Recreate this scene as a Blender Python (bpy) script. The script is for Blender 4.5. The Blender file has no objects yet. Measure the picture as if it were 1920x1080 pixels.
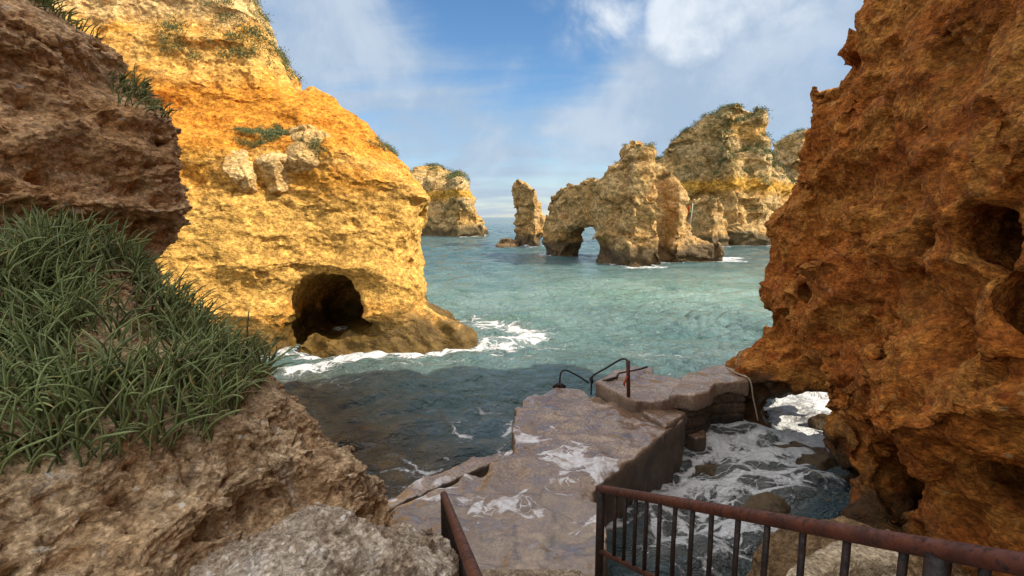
import bpy, bmesh, math, random
import numpy as np
from mathutils import Vector, Matrix

C = bpy.context.scene.collection
SC = bpy.context.scene
R = math.radians

# ------------------------------------------------------------------ camera
CAM_H = 4.6
PITCH = math.atan(133 / 960)
cam_data = bpy.data.cameras.new('camera')
cam_data.sensor_width = 36.0
cam_data.lens = 18.0                      # focal = half the picture width
cam_data.clip_start = 0.05
cam_data.clip_end = 20000
cam = bpy.data.objects.new('camera', cam_data)
C.objects.link(cam)
cam.location = (0, 0, CAM_H)
cam.rotation_euler = (math.pi / 2 - PITCH, 0, 0)
SC.camera = cam

# ------------------------------------------------------------------ light
SUN_AZ = (0.96, -0.28)                    # horizontal direction towards the sun
SUN_EL = R(38)
_n = math.hypot(*SUN_AZ)
SUN_AZ = (SUN_AZ[0] / _n, SUN_AZ[1] / _n)
TO_SUN = Vector((SUN_AZ[0] * math.cos(SUN_EL), SUN_AZ[1] * math.cos(SUN_EL), math.sin(SUN_EL)))
sun_data = bpy.data.lights.new('sun', 'SUN')
sun_data.energy = 4.6
sun_data.angle = R(0.5)
sun_data.color = (1.0, 0.90, 0.74)
sun = bpy.data.objects.new('sun', sun_data)
C.objects.link(sun)
sun.rotation_euler = TO_SUN.to_track_quat('Z', 'Y').to_euler()

world = bpy.data.worlds.new('World')
SC.world = world
world.use_nodes = True


def build_world():
    nt = world.node_tree
    N = nt.nodes
    L = nt.links
    N.clear()
    out = N.new('ShaderNodeOutputWorld')
    sky = N.new('ShaderNodeTexSky')
    sky.sky_type = 'NISHITA'
    sky.sun_disc = False
    sky.sun_elevation = SUN_EL
    sky.sun_rotation = math.atan2(SUN_AZ[0], SUN_AZ[1])
    sky.air_density = 1.0
    sky.dust_density = 0.1
    sky.ozone_density = 3.0
    bg = N.new('ShaderNodeBackground')
    bg.inputs['Strength'].default_value = 0.125
    tc = N.new('ShaderNodeTexCoord')
    sep = N.new('ShaderNodeSeparateXYZ')
    L.new(tc.outputs['Generated'], sep.inputs[0])

    def math_n(op, a, b=None, clamp=False):
        m = N.new('ShaderNodeMath')
        m.operation = op
        m.use_clamp = clamp
        for i, v in enumerate((a, b)):
            if v is None:
                continue
            if hasattr(v, 'links'):
                L.new(v, m.inputs[i])
            else:
                m.inputs[i].default_value = v
        return m.outputs[0]

    # cloud layer seen in perspective: divide by the height above the horizon
    zz = math_n('ADD', math_n('MAXIMUM', sep.outputs['Z'], 0.0), 0.22)
    cx = math_n('DIVIDE', sep.outputs['X'], zz)
    cy = math_n('DIVIDE', sep.outputs['Y'], zz)
    comb = N.new('ShaderNodeCombineXYZ')
    L.new(cx, comb.inputs[0])
    L.new(cy, comb.inputs[1])

    def noise(vec, scale, detail, rough, dist=0.0, off=(0, 0, 0)):
        mp = N.new('ShaderNodeMapping')
        mp.inputs['Location'].default_value = off
        L.new(vec, mp.inputs['Vector'])
        t = N.new('ShaderNodeTexNoise')
        t.inputs['Scale'].default_value = scale
        t.inputs['Detail'].default_value = detail
        t.inputs['Roughness'].default_value = rough
        t.inputs['Distortion'].default_value = dist
        L.new(mp.outputs[0], t.inputs['Vector'])
        return t.outputs['Fac']

    def smooth(v, a, b, lo=0.0, hi=1.0):
        m = N.new('ShaderNodeMapRange')
        m.interpolation_type = 'SMOOTHSTEP'
        m.inputs['From Min'].default_value = a
        m.inputs['From Max'].default_value = b
        m.inputs['To Min'].default_value = lo
        m.inputs['To Max'].default_value = hi
        L.new(v, m.inputs['Value'])
        return m.outputs[0]

    def blob(direction, width):
        """1 in the middle of a patch of sky, falling to 0 at its rim"""
        v = Vector(direction).normalized()
        d = N.new('ShaderNodeVectorMath')
        d.operation = 'DOT_PRODUCT'
        L.new(tc.outputs['Generated'], d.inputs[0])
        d.inputs[1].default_value = v
        return smooth(d.outputs['Value'], math.cos(R(width)), 1.0)

    veil = noise(comb.outputs[0], 1.25, 10, 0.60, 0.9, (3.1, 0.4, 0))
    streak_v = N.new('ShaderNodeMapping')
    streak_v.inputs['Rotation'].default_value = (0, 0, R(38))
    streak_v.inputs['Scale'].default_value = (0.7, 2.4, 1)
    L.new(comb.outputs[0], streak_v.inputs['Vector'])
    streak = noise(streak_v.outputs[0], 1.4, 9, 0.58, 0.6, (1.7, 2.3, 0))
    puff = noise(tc.outputs['Generated'], 4.6, 10, 0.60, 0.3, (0.2, 0.7, 0.1))
    fine = noise(tc.outputs['Generated'], 13, 7, 0.6, 0.2, (2.2, 0.7, 0.1))
    right = blob((0.42, 0.86, 0.42), 30)
    left = blob((-0.34, 0.92, 0.20), 30)
    gap = blob((0.0, 0.88, 0.42), 17)
    gap2 = blob((0.13, 0.95, 0.30), 8)
    dens = math_n('ADD', math_n('MULTIPLY', veil, 0.45), math_n('MULTIPLY', puff, 0.45))
    dens = math_n('ADD', dens, math_n('MULTIPLY', streak, 0.55))
    dens = math_n('ADD', dens, math_n('MULTIPLY', right, 0.24))
    dens = math_n('ADD', dens, math_n('MULTIPLY', left, 0.16))
    dens = math_n('SUBTRACT', dens, math_n('MULTIPLY', gap, 0.29))
    dens = math_n('SUBTRACT', dens, math_n('MULTIPLY', gap2, 0.12))
    cover = smooth(dens, 0.54, 0.92)
    lowb = smooth(sep.outputs['Z'], 0.02, 0.22, 0.62, 0.0)
    band = smooth(noise(tc.outputs['Generated'], 6.0, 5, 0.55, 0.4, (1.2, 0.3, 4.0)), 0.36, 0.66, 0.45, 1.15)
    cover = math_n('MAXIMUM', cover, math_n('MULTIPLY', lowb, band))
    bright = blob((0.34, 0.82, 0.45), 13)
    edge = smooth(math_n('ADD', math_n('MULTIPLY', puff, 0.7), math_n('MULTIPLY', fine, 0.3)), 0.42, 0.66)
    shade = math_n('ADD', math_n('MULTIPLY', edge, 0.35), math_n('MULTIPLY', math_n('MULTIPLY', bright, edge), 0.9))
    pf = noise(tc.outputs['Generated'], 7.5, 10, 0.58, 0.5, (0.9, 3.7, 0.4))
    heap = math_n('MAXIMUM', blob((0.375, 0.83, 0.43), 9), blob((0.30, 0.89, 0.33), 6))
    heap = math_n('MAXIMUM', heap, math_n('MULTIPLY', blob((0.04, 0.99, 0.09), 5), 0.35))
    heap = math_n('MAXIMUM', heap, math_n('MULTIPLY', blob((0.13, 0.93, 0.36), 8), 0.55))
    heap = smooth(math_n('ADD', math_n('MULTIPLY', heap, 0.55), math_n('MULTIPLY', pf, 1.0)), 0.62, 1.02)
    cover = math_n('MAXIMUM', cover, math_n('MULTIPLY', heap, 0.95))
    shade = math_n('MAXIMUM', shade, math_n('MULTIPLY', heap, smooth(math_n('ADD', math_n('MULTIPLY', fine, 0.6), math_n('MULTIPLY', pf, 0.4)), 0.36, 0.62, 0.30, 0.95)))
    ccol = N.new('ShaderNodeMix')
    ccol.data_type = 'RGBA'
    ccol.inputs[6].default_value = (2.4, 3.05, 3.9, 1)
    ccol.inputs[7].default_value = (5.1, 5.4, 5.7, 1)
    L.new(shade, ccol.inputs[0])
    hs = N.new('ShaderNodeHueSaturation')
    hs.inputs['Saturation'].default_value = 1.16
    hs.inputs['Value'].default_value = 0.88
    L.new(sky.outputs[0], hs.inputs['Color'])
    mix = N.new('ShaderNodeMix')
    mix.data_type = 'RGBA'
    L.new(math_n('MULTIPLY', cover, 0.9), mix.inputs[0])
    L.new(hs.outputs[0], mix.inputs[6])
    L.new(ccol.outputs[2], mix.inputs[7])
    over = math_n('MAXIMUM', smooth(sep.outputs['Z'], 0.46, 0.78), math_n('MULTIPLY', smooth(sep.outputs['Y'], -0.05, -0.55), smooth(sep.outputs['Z'], 0.0, 0.2)))  # unseen bright cloud added overhead and behind the camera to lift the shade
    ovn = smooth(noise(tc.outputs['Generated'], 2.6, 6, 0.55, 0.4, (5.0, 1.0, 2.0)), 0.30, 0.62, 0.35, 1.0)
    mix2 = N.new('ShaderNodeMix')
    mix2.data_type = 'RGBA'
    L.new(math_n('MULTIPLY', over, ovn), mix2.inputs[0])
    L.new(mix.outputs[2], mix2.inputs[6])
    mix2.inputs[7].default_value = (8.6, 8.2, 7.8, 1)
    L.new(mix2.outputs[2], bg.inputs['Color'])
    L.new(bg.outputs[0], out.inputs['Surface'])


build_world()
SC.view_settings.view_transform = 'Standard'
SC.view_settings.look = 'None'
SC.view_settings.gamma = 1.0
SC.view_settings.exposure = 0.52
SC.cycles.use_denoising = True
SC.cycles.max_bounces = 5

# ------------------------------------------------------------------ helpers: photo geometry
CP, SP = math.cos(PITCH), math.sin(PITCH)


def ray(px, py):
    a, b = (px - 960) / 960, (py - 540) / 960
    return Vector((a, CP - b * SP, -SP - b * CP))


def at_y(px, py, y):
    d = ray(px, py)
    return Vector((0, 0, CAM_H)) + d * (y / d.y)


def at_z(px, py, z):
    d = ray(px, py)
    return Vector((0, 0, CAM_H)) + d * ((z - CAM_H) / d.z)


class Plane:
    """vertical plane through p0 along the horizontal direction t; (s, z) coordinates on it, v = depth behind it"""

    def __init__(self, p0, p1):
        self.p0 = np.array(p0, float)
        t = np.array(p1, float) - self.p0
        self.t = t / np.linalg.norm(t)
        self.n = np.array((-self.t[1], self.t[0]))
        if self.n[1] < 0:
            self.n = -self.n

    def poly(self, pts):
        out = []
        for px, py in pts:
            d = ray(px, py)
            k = (self.p0 @ self.n) / (d.x * self.n[0] + d.y * self.n[1])
            q = np.array((d.x, d.y)) * k
            out.append(((q - self.p0) @ self.t, CAM_H + d.z * k))
        return np.array(out, np.float32)

    def sv(self, X, Y):
        x, y = X - self.p0[0], Y - self.p0[1]
        return x * self.t[0] + y * self.t[1], x * self.n[0] + y * self.n[1]


def front(y):
    return Plane((0, y), (1, y))


# ------------------------------------------------------------------ helpers: distance fields
def poly_sd(U, V, poly):
    d = np.full(U.shape, 1e9, np.float32)
    s = np.ones(U.shape, np.float32)
    n = len(poly)
    for i in range(n):
        ax, ay = poly[i]
        bx, by = poly[i - 1]
        ex, ey = bx - ax, by - ay
        wx, wy = U - ax, V - ay
        t = np.clip((wx * ex + wy * ey) / max(ex * ex + ey * ey, 1e-9), 0, 1)
        d = np.minimum(d, (wx - ex * t) ** 2 + (wy - ey * t) ** 2)
        c1, c2, c3 = V >= ay, V < by, ex * wy > ey * wx
        flip = (c1 & c2 & c3) | (~c1 & ~c2 & ~c3)
        s = np.where(flip, -s, s)
    return s * np.sqrt(d)


def smax(a, b, k):
    h = np.maximum(k - np.abs(a - b), 0) / k
    return np.maximum(a, b) + h * h * k * 0.25


def smin(a, b, k):
    h = np.maximum(k - np.abs(a - b), 0) / k
    return np.minimum(a, b) - h * h * k * 0.25


def ell(X, Y, Z, c, r, tall=False):
    dz = (Z - c[2]) / r[2]
    if tall:
        dz = np.maximum(dz, 0)
    q = np.sqrt(((X - c[0]) / r[0]) ** 2 + ((Y - c[1]) / r[1]) ** 2 + dz ** 2)
    return (q - 1) * min(r)


def capsule(X, Y, Z, a, b, ra, rb):
    a, b = np.array(a, float), np.array(b, float)
    e = b - a
    wx, wy, wz = X - a[0], Y - a[1], Z - a[2]
    t = np.clip((wx * e[0] + wy * e[1] + wz * e[2]) / (e @ e), 0, 1)
    return np.sqrt((wx - e[0] * t) ** 2 + (wy - e[1] * t) ** 2 + (wz - e[2] * t) ** 2) - (ra + (rb - ra) * t)


_rng = np.random.default_rng(5)
_TAB = (_rng.random(64 ** 3) * 2 - 1).astype(np.float32)
_ROT = []
for _k in range(8):
    q, _ = np.linalg.qr(_rng.normal(size=(3, 3)))
    _ROT.append((q.astype(np.float32), (_rng.random(3) * 50).astype(np.float32)))


def vnoise(X, Y, Z, freq, k=0):
    q, o = _ROT[k % 8]
    x = (X * q[0, 0] + Y * q[0, 1] + Z * q[0, 2]) * freq + o[0]
    y = (X * q[1, 0] + Y * q[1, 1] + Z * q[1, 2]) * freq + o[1]
    z = (X * q[2, 0] + Y * q[2, 1] + Z * q[2, 2]) * freq + o[2]
    ix, iy, iz = np.floor(x), np.floor(y), np.floor(z)
    fx, fy, fz = x - ix, y - iy, z - iz
    ix, iy, iz = ix.astype(np.int32) & 63, iy.astype(np.int32) & 63, iz.astype(np.int32) & 63
    jx, jy, jz = (ix + 1) & 63, (iy + 1) & 63, (iz + 1) & 63
    fx, fy, fz = fx * fx * (3 - 2 * fx), fy * fy * (3 - 2 * fy), fz * fz * (3 - 2 * fz)
    ix <<= 12
    jx <<= 12
    iy <<= 6
    jy <<= 6

    def g(a, b, c):
        return _TAB[a + b + c]
    a = g(ix, iy, iz) * (1 - fx) + g(jx, iy, iz) * fx
    b = g(ix, jy, iz) * (1 - fx) + g(jx, jy, iz) * fx
    c = g(ix, iy, jz) * (1 - fx) + g(jx, iy, jz) * fx
    d = g(ix, jy, jz) * (1 - fx) + g(jx, jy, jz) * fx
    a = a * (1 - fy) + b * fy
    c = c * (1 - fy) + d * fy
    return a * (1 - fz) + c * fz


def rock_noise(X, Y, Z, wl, amp, octaves=3, zs=1.6, seed=0):
    """layered lumps: ridged at the first octaves, squashed vertically"""
    out = 0
    f, a = 1.0 / wl, amp
    for k in range(octaves):
        n = vnoise(X, Y, Z * zs, f, k + seed)
        if k % 2 == 0:
            n = 1 - 2.2 * np.abs(n)
            n = -n * 0.8
        out = out + a * n
        f *= 2.1
        a *= 0.5
    return out


def surface_nets(fn, lo, hi, h, amp, noise=None, cut=None):
    """sample fn (+noise near the surface) on a grid and return verts, quads"""
    lo = np.array(lo, float)
    hi = np.array(hi, float)
    nb = np.ceil((hi - lo) / (4 * h)).astype(int)
    cx, cy, cz = [lo[i] + (np.arange(nb[i]) + 0.5) * 4 * h - h * 0.5 for i in range(3)]
    X, Y, Z = np.meshgrid(cx, cy, cz, indexing='ij')
    X, Y, Z = X.astype(np.float32), Y.astype(np.float32), Z.astype(np.float32)
    cf = fn(X, Y, Z)
    act = np.abs(cf) < 4 * h * 1.3 + amp * 1.6
    if cut is not None:
        act |= (np.abs(cut(X, Y, Z)) < 4 * h * 1.3 + 0.1) & (cf < amp * 2)
    idx = np.argwhere(act)
    n = nb * 4
    F = np.repeat(np.repeat(np.repeat(np.where(cf < 0, -1, 1).astype(np.float32), 4, 0), 4, 1), 4, 2)
    o = np.array([(i, j, k) for i in range(4) for j in range(4) for k in range(4)])
    for s in range(0, len(idx), 12000):
        g = (idx[s:s + 12000, None, :] * 4 + o[None]).reshape(-1, 3)
        x = (lo[0] + g[:, 0] * h).astype(np.float32)
        y = (lo[1] + g[:, 1] * h).astype(np.float32)
        z = (lo[2] + g[:, 2] * h).astype(np.float32)
        f = fn(x, y, z)
        if noise is not None:
            f = f + noise(x, y, z)
        if cut is not None:
            f = smax(f, -cut(x, y, z) - 0.10 * rock_noise(x, y, z, 0.5, 1.0, 2, 1.3, 2), 0.15)
        F[g[:, 0], g[:, 1], g[:, 2]] = f
    for ax in range(3):
        sl = [slice(None)] * 3
        for e in (0, -1):
            sl[ax] = e
            F[tuple(sl)] = np.maximum(F[tuple(sl)], h * 0.4)
    S = F < 0
    nx, ny, nz = F.shape
    cnt = np.zeros((nx - 1, ny - 1, nz - 1), np.int8)
    for i in (0, 1):
        for j in (0, 1):
            for k in (0, 1):
                cnt += S[i:nx - 1 + i, j:ny - 1 + j, k:nz - 1 + k]
    cells = np.argwhere((cnt > 0) & (cnt < 8))
    vid = np.full(cnt.shape, -1, np.int32)
    vid[cells[:, 0], cells[:, 1], cells[:, 2]] = np.arange(len(cells))
    acc = np.zeros((len(cells), 3))
    num = np.zeros(len(cells))
    corner = [np.array(c) for c in ((0, 0, 0), (1, 0, 0), (0, 1, 0), (1, 1, 0), (0, 0, 1), (1, 0, 1), (0, 1, 1), (1, 1, 1))]
    val = [F[tuple((cells + c).T)] for c in corner]
    for a in range(8):
        for b in range(a + 1, 8):
            if np.abs(corner[a] - corner[b]).sum() != 1:
                continue
            m = (val[a] < 0) != (val[b] < 0)
            t = np.where(m, val[a] / np.where(m, val[a] - val[b], 1), 0)
            acc += np.where(m[:, None], corner[a] + (corner[b] - corner[a]) * t[:, None], 0)
            num += m
    verts = lo + (cells + acc / num[:, None]) * h
    quads = []
    for ax in range(3):
        b, c = (ax + 1) % 3, (ax + 2) % 3
        sl0 = [slice(1, -1)] * 3
        sl1 = [slice(1, -1)] * 3
        sl0[ax] = slice(0, -1)
        sl1[ax] = slice(1, None)
        s0, s1 = S[tuple(sl0)], S[tuple(sl1)]
        e = np.argwhere(s0 != s1)
        inside = s0[tuple(e.T)]
        for i in range(3):
            if i != ax:
                e[:, i] += 1
        q = []
        for db, dc in ((0, 0), (1, 0), (1, 1), (0, 1)):
            w = e.copy()
            w[:, b] -= db
            w[:, c] -= dc
            q.append(vid[tuple(w.T)])
        q = np.stack(q, 1)
        q[~inside] = q[~inside][:, ::-1]
        quads.append(q)
    return verts, np.concatenate(quads)


# ------------------------------------------------------------------ helpers: objects
def tag(o, label=None, cat=None, group=None, kind=None):
    if label:
        o['label'] = label
    if cat:
        o['category'] = cat
    if group:
        o['group'] = group
    if kind:
        o['kind'] = kind
    return o


def mesh_np(name, verts, faces, smooth=True):
    me = bpy.data.meshes.new(name)
    faces = np.asarray(faces, np.int32)
    k = faces.shape[1]
    me.vertices.add(len(verts))
    me.vertices.foreach_set('co', np.asarray(verts, np.float32).ravel())
    me.loops.add(faces.size)
    me.loops.foreach_set('vertex_index', faces.ravel())
    me.polygons.add(len(faces))
    me.polygons.foreach_set('loop_start', np.arange(0, faces.size, k, dtype=np.int32))
    if smooth:
        me.polygons.foreach_set('use_smooth', np.ones(len(faces), bool))
    me.update(calc_edges=True)
    return me


def link(name, me, mat=None, parent=None):
    o = bpy.data.objects.new(name, me)
    if mat:
        me.materials.append(mat)
    C.objects.link(o)
    if parent is not None:
        o.parent = parent
        o.matrix_parent_inverse = Matrix.Translation(parent.location).inverted()
    return o


def empty(name, loc=(0, 0, 0)):
    o = bpy.data.objects.new(name, None)
    o.location = loc
    C.objects.link(o)
    return o


# micro relief, evaluated in C++ through geometry nodes, then baked into the mesh
def relief_group(name, level, layers):
    """layers: (type, scale, amplitude, z stretch, detail)"""
    ng = bpy.data.node_groups.new(name, 'GeometryNodeTree')
    ng.interface.new_socket('Geometry', in_out='INPUT', socket_type='NodeSocketGeometry')
    ng.interface.new_socket('Geometry', in_out='OUTPUT', socket_type='NodeSocketGeometry')
    N, L = ng.nodes, ng.links
    gi, go = N.new('NodeGroupInput'), N.new('NodeGroupOutput')
    g = gi.outputs[0]
    if level:
        sub = N.new('GeometryNodeSubdivisionSurface')
        sub.inputs['Level'].default_value = level
        L.new(g, sub.inputs[0])
        g = sub.outputs[0]
    pos = N.new('GeometryNodeInputPosition')
    nor = N.new('GeometryNodeInputNormal')
    # domain warp
    wn = N.new('ShaderNodeTexNoise')
    wn.inputs['Scale'].default_value = layers[0][1] * 0.7
    wn.inputs['Detail'].default_value = 2
    L.new(pos.outputs[0], wn.inputs['Vector'])
    ws = N.new('ShaderNodeVectorMath')
    ws.operation = 'MULTIPLY_ADD'
    L.new(wn.outputs['Color'], ws.inputs[0])
    wv = 0.5 / layers[0][1]
    ws.inputs[1].default_value = (wv, wv, wv)
    L.new(pos.outputs[0], ws.inputs[2])
    total = None
    for kind, scale, amp, zs, det in layers:
        mp = N.new('ShaderNodeVectorMath')
        mp.operation = 'MULTIPLY'
        L.new(ws.outputs[0], mp.inputs[0])
        mp.inputs[1].default_value = (1, 1, zs)
        if kind == 'noise' or kind == 'ridge':
            t = N.new('ShaderNodeTexNoise')
            t.noise_type = 'FBM' if kind == 'noise' else 'RIDGED_MULTIFRACTAL'
            t.normalize = kind == 'noise'
            t.inputs['Scale'].default_value = scale
            t.inputs['Detail'].default_value = det
            t.inputs['Roughness'].default_value = 0.6 if kind == 'noise' else 0.8
            val, mid = t.outputs[0], 0.5
            if kind == 'ridge':
                mid = 1.0
                amp = amp * 0.5
        else:
            t = N.new('ShaderNodeTexVoronoi')
            t.inputs['Scale'].default_value = scale
            t.inputs['Randomness'].default_value = 1.0
            if kind == 'crack':
                t.feature = 'DISTANCE_TO_EDGE'
                mr = N.new('ShaderNodeMapRange')
                mr.interpolation_type = 'SMOOTHSTEP'
                mr.inputs['From Max'].default_value = 0.12
                L.new(t.outputs['Distance'], mr.inputs['Value'])
                val, mid = mr.outputs[0], 1.0
            elif kind == 'pit':
                t.feature = 'SMOOTH_F1'
                mr = N.new('ShaderNodeMapRange')
                mr.interpolation_type = 'SMOOTHSTEP'
                mr.inputs['From Min'].default_value = 0.1
                mr.inputs['From Max'].default_value = 0.42
                L.new(t.outputs['Distance'], mr.inputs['Value'])
                val, mid = mr.outputs[0], 0.7
            else:                                   # knob
                t.feature = 'F1'
                mr = N.new('ShaderNodeMath')
                mr.operation = 'MULTIPLY'
                mr.inputs[1].default_value = -1.0
                L.new(t.outputs['Distance'], mr.inputs[0])
                val, mid = mr.outputs[0], -0.4
        L.new(mp.outputs[0], t.inputs['Vector'])
        ma = N.new('ShaderNodeMath')
        ma.operation = 'MULTIPLY_ADD'
        L.new(val, ma.inputs[0])
        ma.inputs[1].default_value = amp
        ma.inputs[2].default_value = -mid * amp
        if total is None:
            total = ma.outputs[0]
        else:
            ad = N.new('ShaderNodeMath')
            ad.operation = 'ADD'
            L.new(total, ad.inputs[0])
            L.new(ma.outputs[0], ad.inputs[1])
            total = ad.outputs[0]
    mn = N.new('ShaderNodeTexNoise')
    mn.inputs['Scale'].default_value = layers[0][1] * 0.55
    mn.inputs['Detail'].default_value = 2
    L.new(pos.outputs[0], mn.inputs['Vector'])
    mm = N.new('ShaderNodeMapRange')
    mm.interpolation_type = 'SMOOTHSTEP'
    mm.inputs['From Min'].default_value = 0.34
    mm.inputs['From Max'].default_value = 0.66
    mm.inputs['To Min'].default_value = 0.40
    mm.inputs['To Max'].default_value = 1.30
    L.new(mn.outputs[0], mm.inputs['Value'])
    mu = N.new('ShaderNodeMath')
    mu.operation = 'MULTIPLY'
    L.new(total, mu.inputs[0])
    L.new(mm.outputs[0], mu.inputs[1])
    total = mu.outputs[0]
    sc = N.new('ShaderNodeVectorMath')
    sc.operation = 'SCALE'
    L.new(nor.outputs[0], sc.inputs[0])
    L.new(total, sc.inputs['Scale'])
    sp = N.new('GeometryNodeSetPosition')
    L.new(g, sp.inputs['Geometry'])
    L.new(sc.outputs[0], sp.inputs['Offset'])
    L.new(sp.outputs[0], go.inputs[0])
    return ng


def relief(o, level, layers):
    ng = relief_group('relief', level, layers)
    md = o.modifiers.new('relief', 'NODES')
    md.node_group = ng
    dg = bpy.context.evaluated_depsgraph_get()
    me = bpy.data.meshes.new_from_object(o.evaluated_get(dg))
    old = o.data
    me.name = old.name
    o.modifiers.clear()
    o.data = me
    bpy.data.meshes.remove(old)
    bpy.data.node_groups.remove(ng)
    me.polygons.foreach_set('use_smooth', np.ones(len(me.polygons), bool))


ROCKS = []                                  # (field, bounds) used for the foam along the shore


def rock(name, fn, lo, hi, h, mat, wl, amp, octaves=3, zs=1.6, seed=0, level=1, layers=(), shore=True, parent=None, cut=None):
    v, q = surface_nets(fn, lo, hi, h, amp * 1.2, lambda x, y, z: rock_noise(x, y, z, wl, amp, octaves, zs, seed), cut)
    o = link(name, mesh_np(name, v, q), mat, parent)
    if layers:
        relief(o, level, layers)
    if shore:
        ROCKS.append((fn, lo, hi, amp))
    return o


def hit(fn, px, py, y0, y1):
    """first point of the field along the sight line of a photo pixel"""
    ys = np.linspace(y0, y1, 400).astype(np.float32)
    d = ray(px, py)
    k = ys / d.y
    f = fn((d.x * k).astype(np.float32), ys, (CAM_H + d.z * k).astype(np.float32))
    i = int(np.argmax(f < 0)) if (f < 0).any() else 200
    return at_y(px, py, float(ys[i]))


def tube_mesh(bm, pts, rad, seg=10, cap=True):
    pts = [Vector(p) for p in pts]
    rads = rad if isinstance(rad, (list, tuple)) else [rad] * len(pts)
    rings = []
    up = Vector((0, 0, 1))
    prev = None
    for i, p in enumerate(pts):
        t = (pts[min(i + 1, len(pts) - 1)] - pts[max(i - 1, 0)]).normalized()
        if prev is None:
            a = t.cross(up)
            if a.length < 1e-3:
                a = t.cross(Vector((1, 0, 0)))
        else:
            a = prev - t * prev.dot(t)
        a.normalize()
        prev = a
        b = t.cross(a)
        rings.append([bm.verts.new(p + (a * math.cos(2 * math.pi * k / seg) + b * math.sin(2 * math.pi * k / seg)) * rads[i]) for k in range(seg)])
    for r0, r1 in zip(rings, rings[1:]):
        for k in range(seg):
            bm.faces.new((r0[k], r0[(k + 1) % seg], r1[(k + 1) % seg], r1[k])).smooth = True
    if cap:
        bm.faces.new(rings[0][::-1])
        bm.faces.new(rings[-1])


def tube(name, pts, rad, mat, parent=None, seg=10):
    bm = bmesh.new()
    tube_mesh(bm, pts, rad, seg)
    bmesh.ops.recalc_face_normals(bm, faces=bm.faces)
    me = bpy.data.meshes.new(name)
    bm.to_mesh(me)
    bm.free()
    return link(name, me, mat, parent)


def curve_pts(pts, n=8):
    """Catmull-Rom through the points"""
    pts = [Vector(p) for p in pts]
    out = []
    for i in range(len(pts) - 1):
        p0, p1, p2, p3 = pts[max(i - 1, 0)], pts[i], pts[i + 1], pts[min(i + 2, len(pts) - 1)]
        for k in range(n):
            t = k / n
            out.append(0.5 * ((2 * p1) + (p2 - p0) * t + (2 * p0 - 5 * p1 + 4 * p2 - p3) * t * t + (3 * p1 - p0 - 3 * p2 + p3) * t ** 3))
    out.append(pts[-1])
    return out


# ------------------------------------------------------------------ materials
class Mat:
    def __init__(self, name):
        self.m = bpy.data.materials.new(name)
        self.m.use_nodes = True
        self.nt = self.m.node_tree
        self.N, self.L = self.nt.nodes, self.nt.links
        self.b = self.N['Principled BSDF']
        self.geo = self.N.new('ShaderNodeNewGeometry')
        self.pos = self.geo.outputs['Position']

    def put(self, sock, v):
        if hasattr(v, 'links'):
            self.L.new(v, sock)
        else:
            sock.default_value = v + (1,) if isinstance(v, tuple) and len(v) == 3 and sock.type == 'RGBA' else v

    def scaled(self, s, vec=None):
        m = self.N.new('ShaderNodeVectorMath')
        m.operation = 'MULTIPLY'
        self.L.new(vec or self.pos, m.inputs[0])
        m.inputs[1].default_value = s
        return m.outputs[0]

    def noise(self, scale, detail=4, rough=0.55, dist=0.0, vec=None, kind='FBM'):
        t = self.N.new('ShaderNodeTexNoise')
        t.noise_type = kind
        t.inputs['Scale'].default_value = scale
        t.inputs['Detail'].default_value = detail
        t.inputs['Roughness'].default_value = rough
        t.inputs['Distortion'].default_value = dist
        self.L.new(vec or self.pos, t.inputs['Vector'])
        return t.outputs['Fac']

    def voro(self, scale, feature='F1', out='Distance', vec=None):
        t = self.N.new('ShaderNodeTexVoronoi')
        t.feature = feature
        t.inputs['Scale'].default_value = scale
        self.L.new(vec or self.pos, t.inputs['Vector'])
        return t.outputs[out]

    def math(self, op, a, b=0.0, c=None, clamp=False):
        m = self.N.new('ShaderNodeMath')
        m.operation = op
        m.use_clamp = clamp
        self.put(m.inputs[0], a)
        self.put(m.inputs[1], b)
        if c is not None:
            self.put(m.inputs[2], c)
        return m.outputs[0]

    def step(self, v, a, b, lo=0.0, hi=1.0):
        m = self.N.new('ShaderNodeMapRange')
        m.interpolation_type = 'SMOOTHSTEP'
        m.inputs['From Min'].default_value = a
        m.inputs['From Max'].default_value = b
        m.inputs['To Min'].default_value = lo
        m.inputs['To Max'].default_value = hi
        self.put(m.inputs['Value'], v)
        return m.outputs[0]

    def mix(self, f, a, b, mode='MIX'):
        m = self.N.new('ShaderNodeMix')
        m.data_type = 'RGBA'
        m.blend_type = mode
        self.put(m.inputs[0], f)
        for s, v in ((m.inputs[6], a), (m.inputs[7], b)):
            if isinstance(v, tuple) and len(v) == 3:
                v = v + (1,)
            self.put(s, v)
        return m.outputs[2]

    def attr(self, name):
        a = self.N.new('ShaderNodeAttribute')
        a.attribute_name = name
        return a.outputs['Fac']

    def bump(self, height, strength, dist, normal=None):
        b = self.N.new('ShaderNodeBump')
        b.inputs['Strength'].default_value = strength
        b.inputs['Distance'].default_value = dist
        self.L.new(height, b.inputs['Height'])
        if normal is not None:
            self.L.new(normal, b.inputs['Normal'])
        return b.outputs[0]

    def finish(self, color, rough, normal=None, spec=0.3):
        self.put(self.b.inputs['Base Color'], color)
        self.put(self.b.inputs['Roughness'], rough)
        self.b.inputs['Specular IOR Level'].default_value = spec
        if normal is not None:
            self.L.new(normal, self.b.inputs['Normal'])
        return self.m


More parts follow.
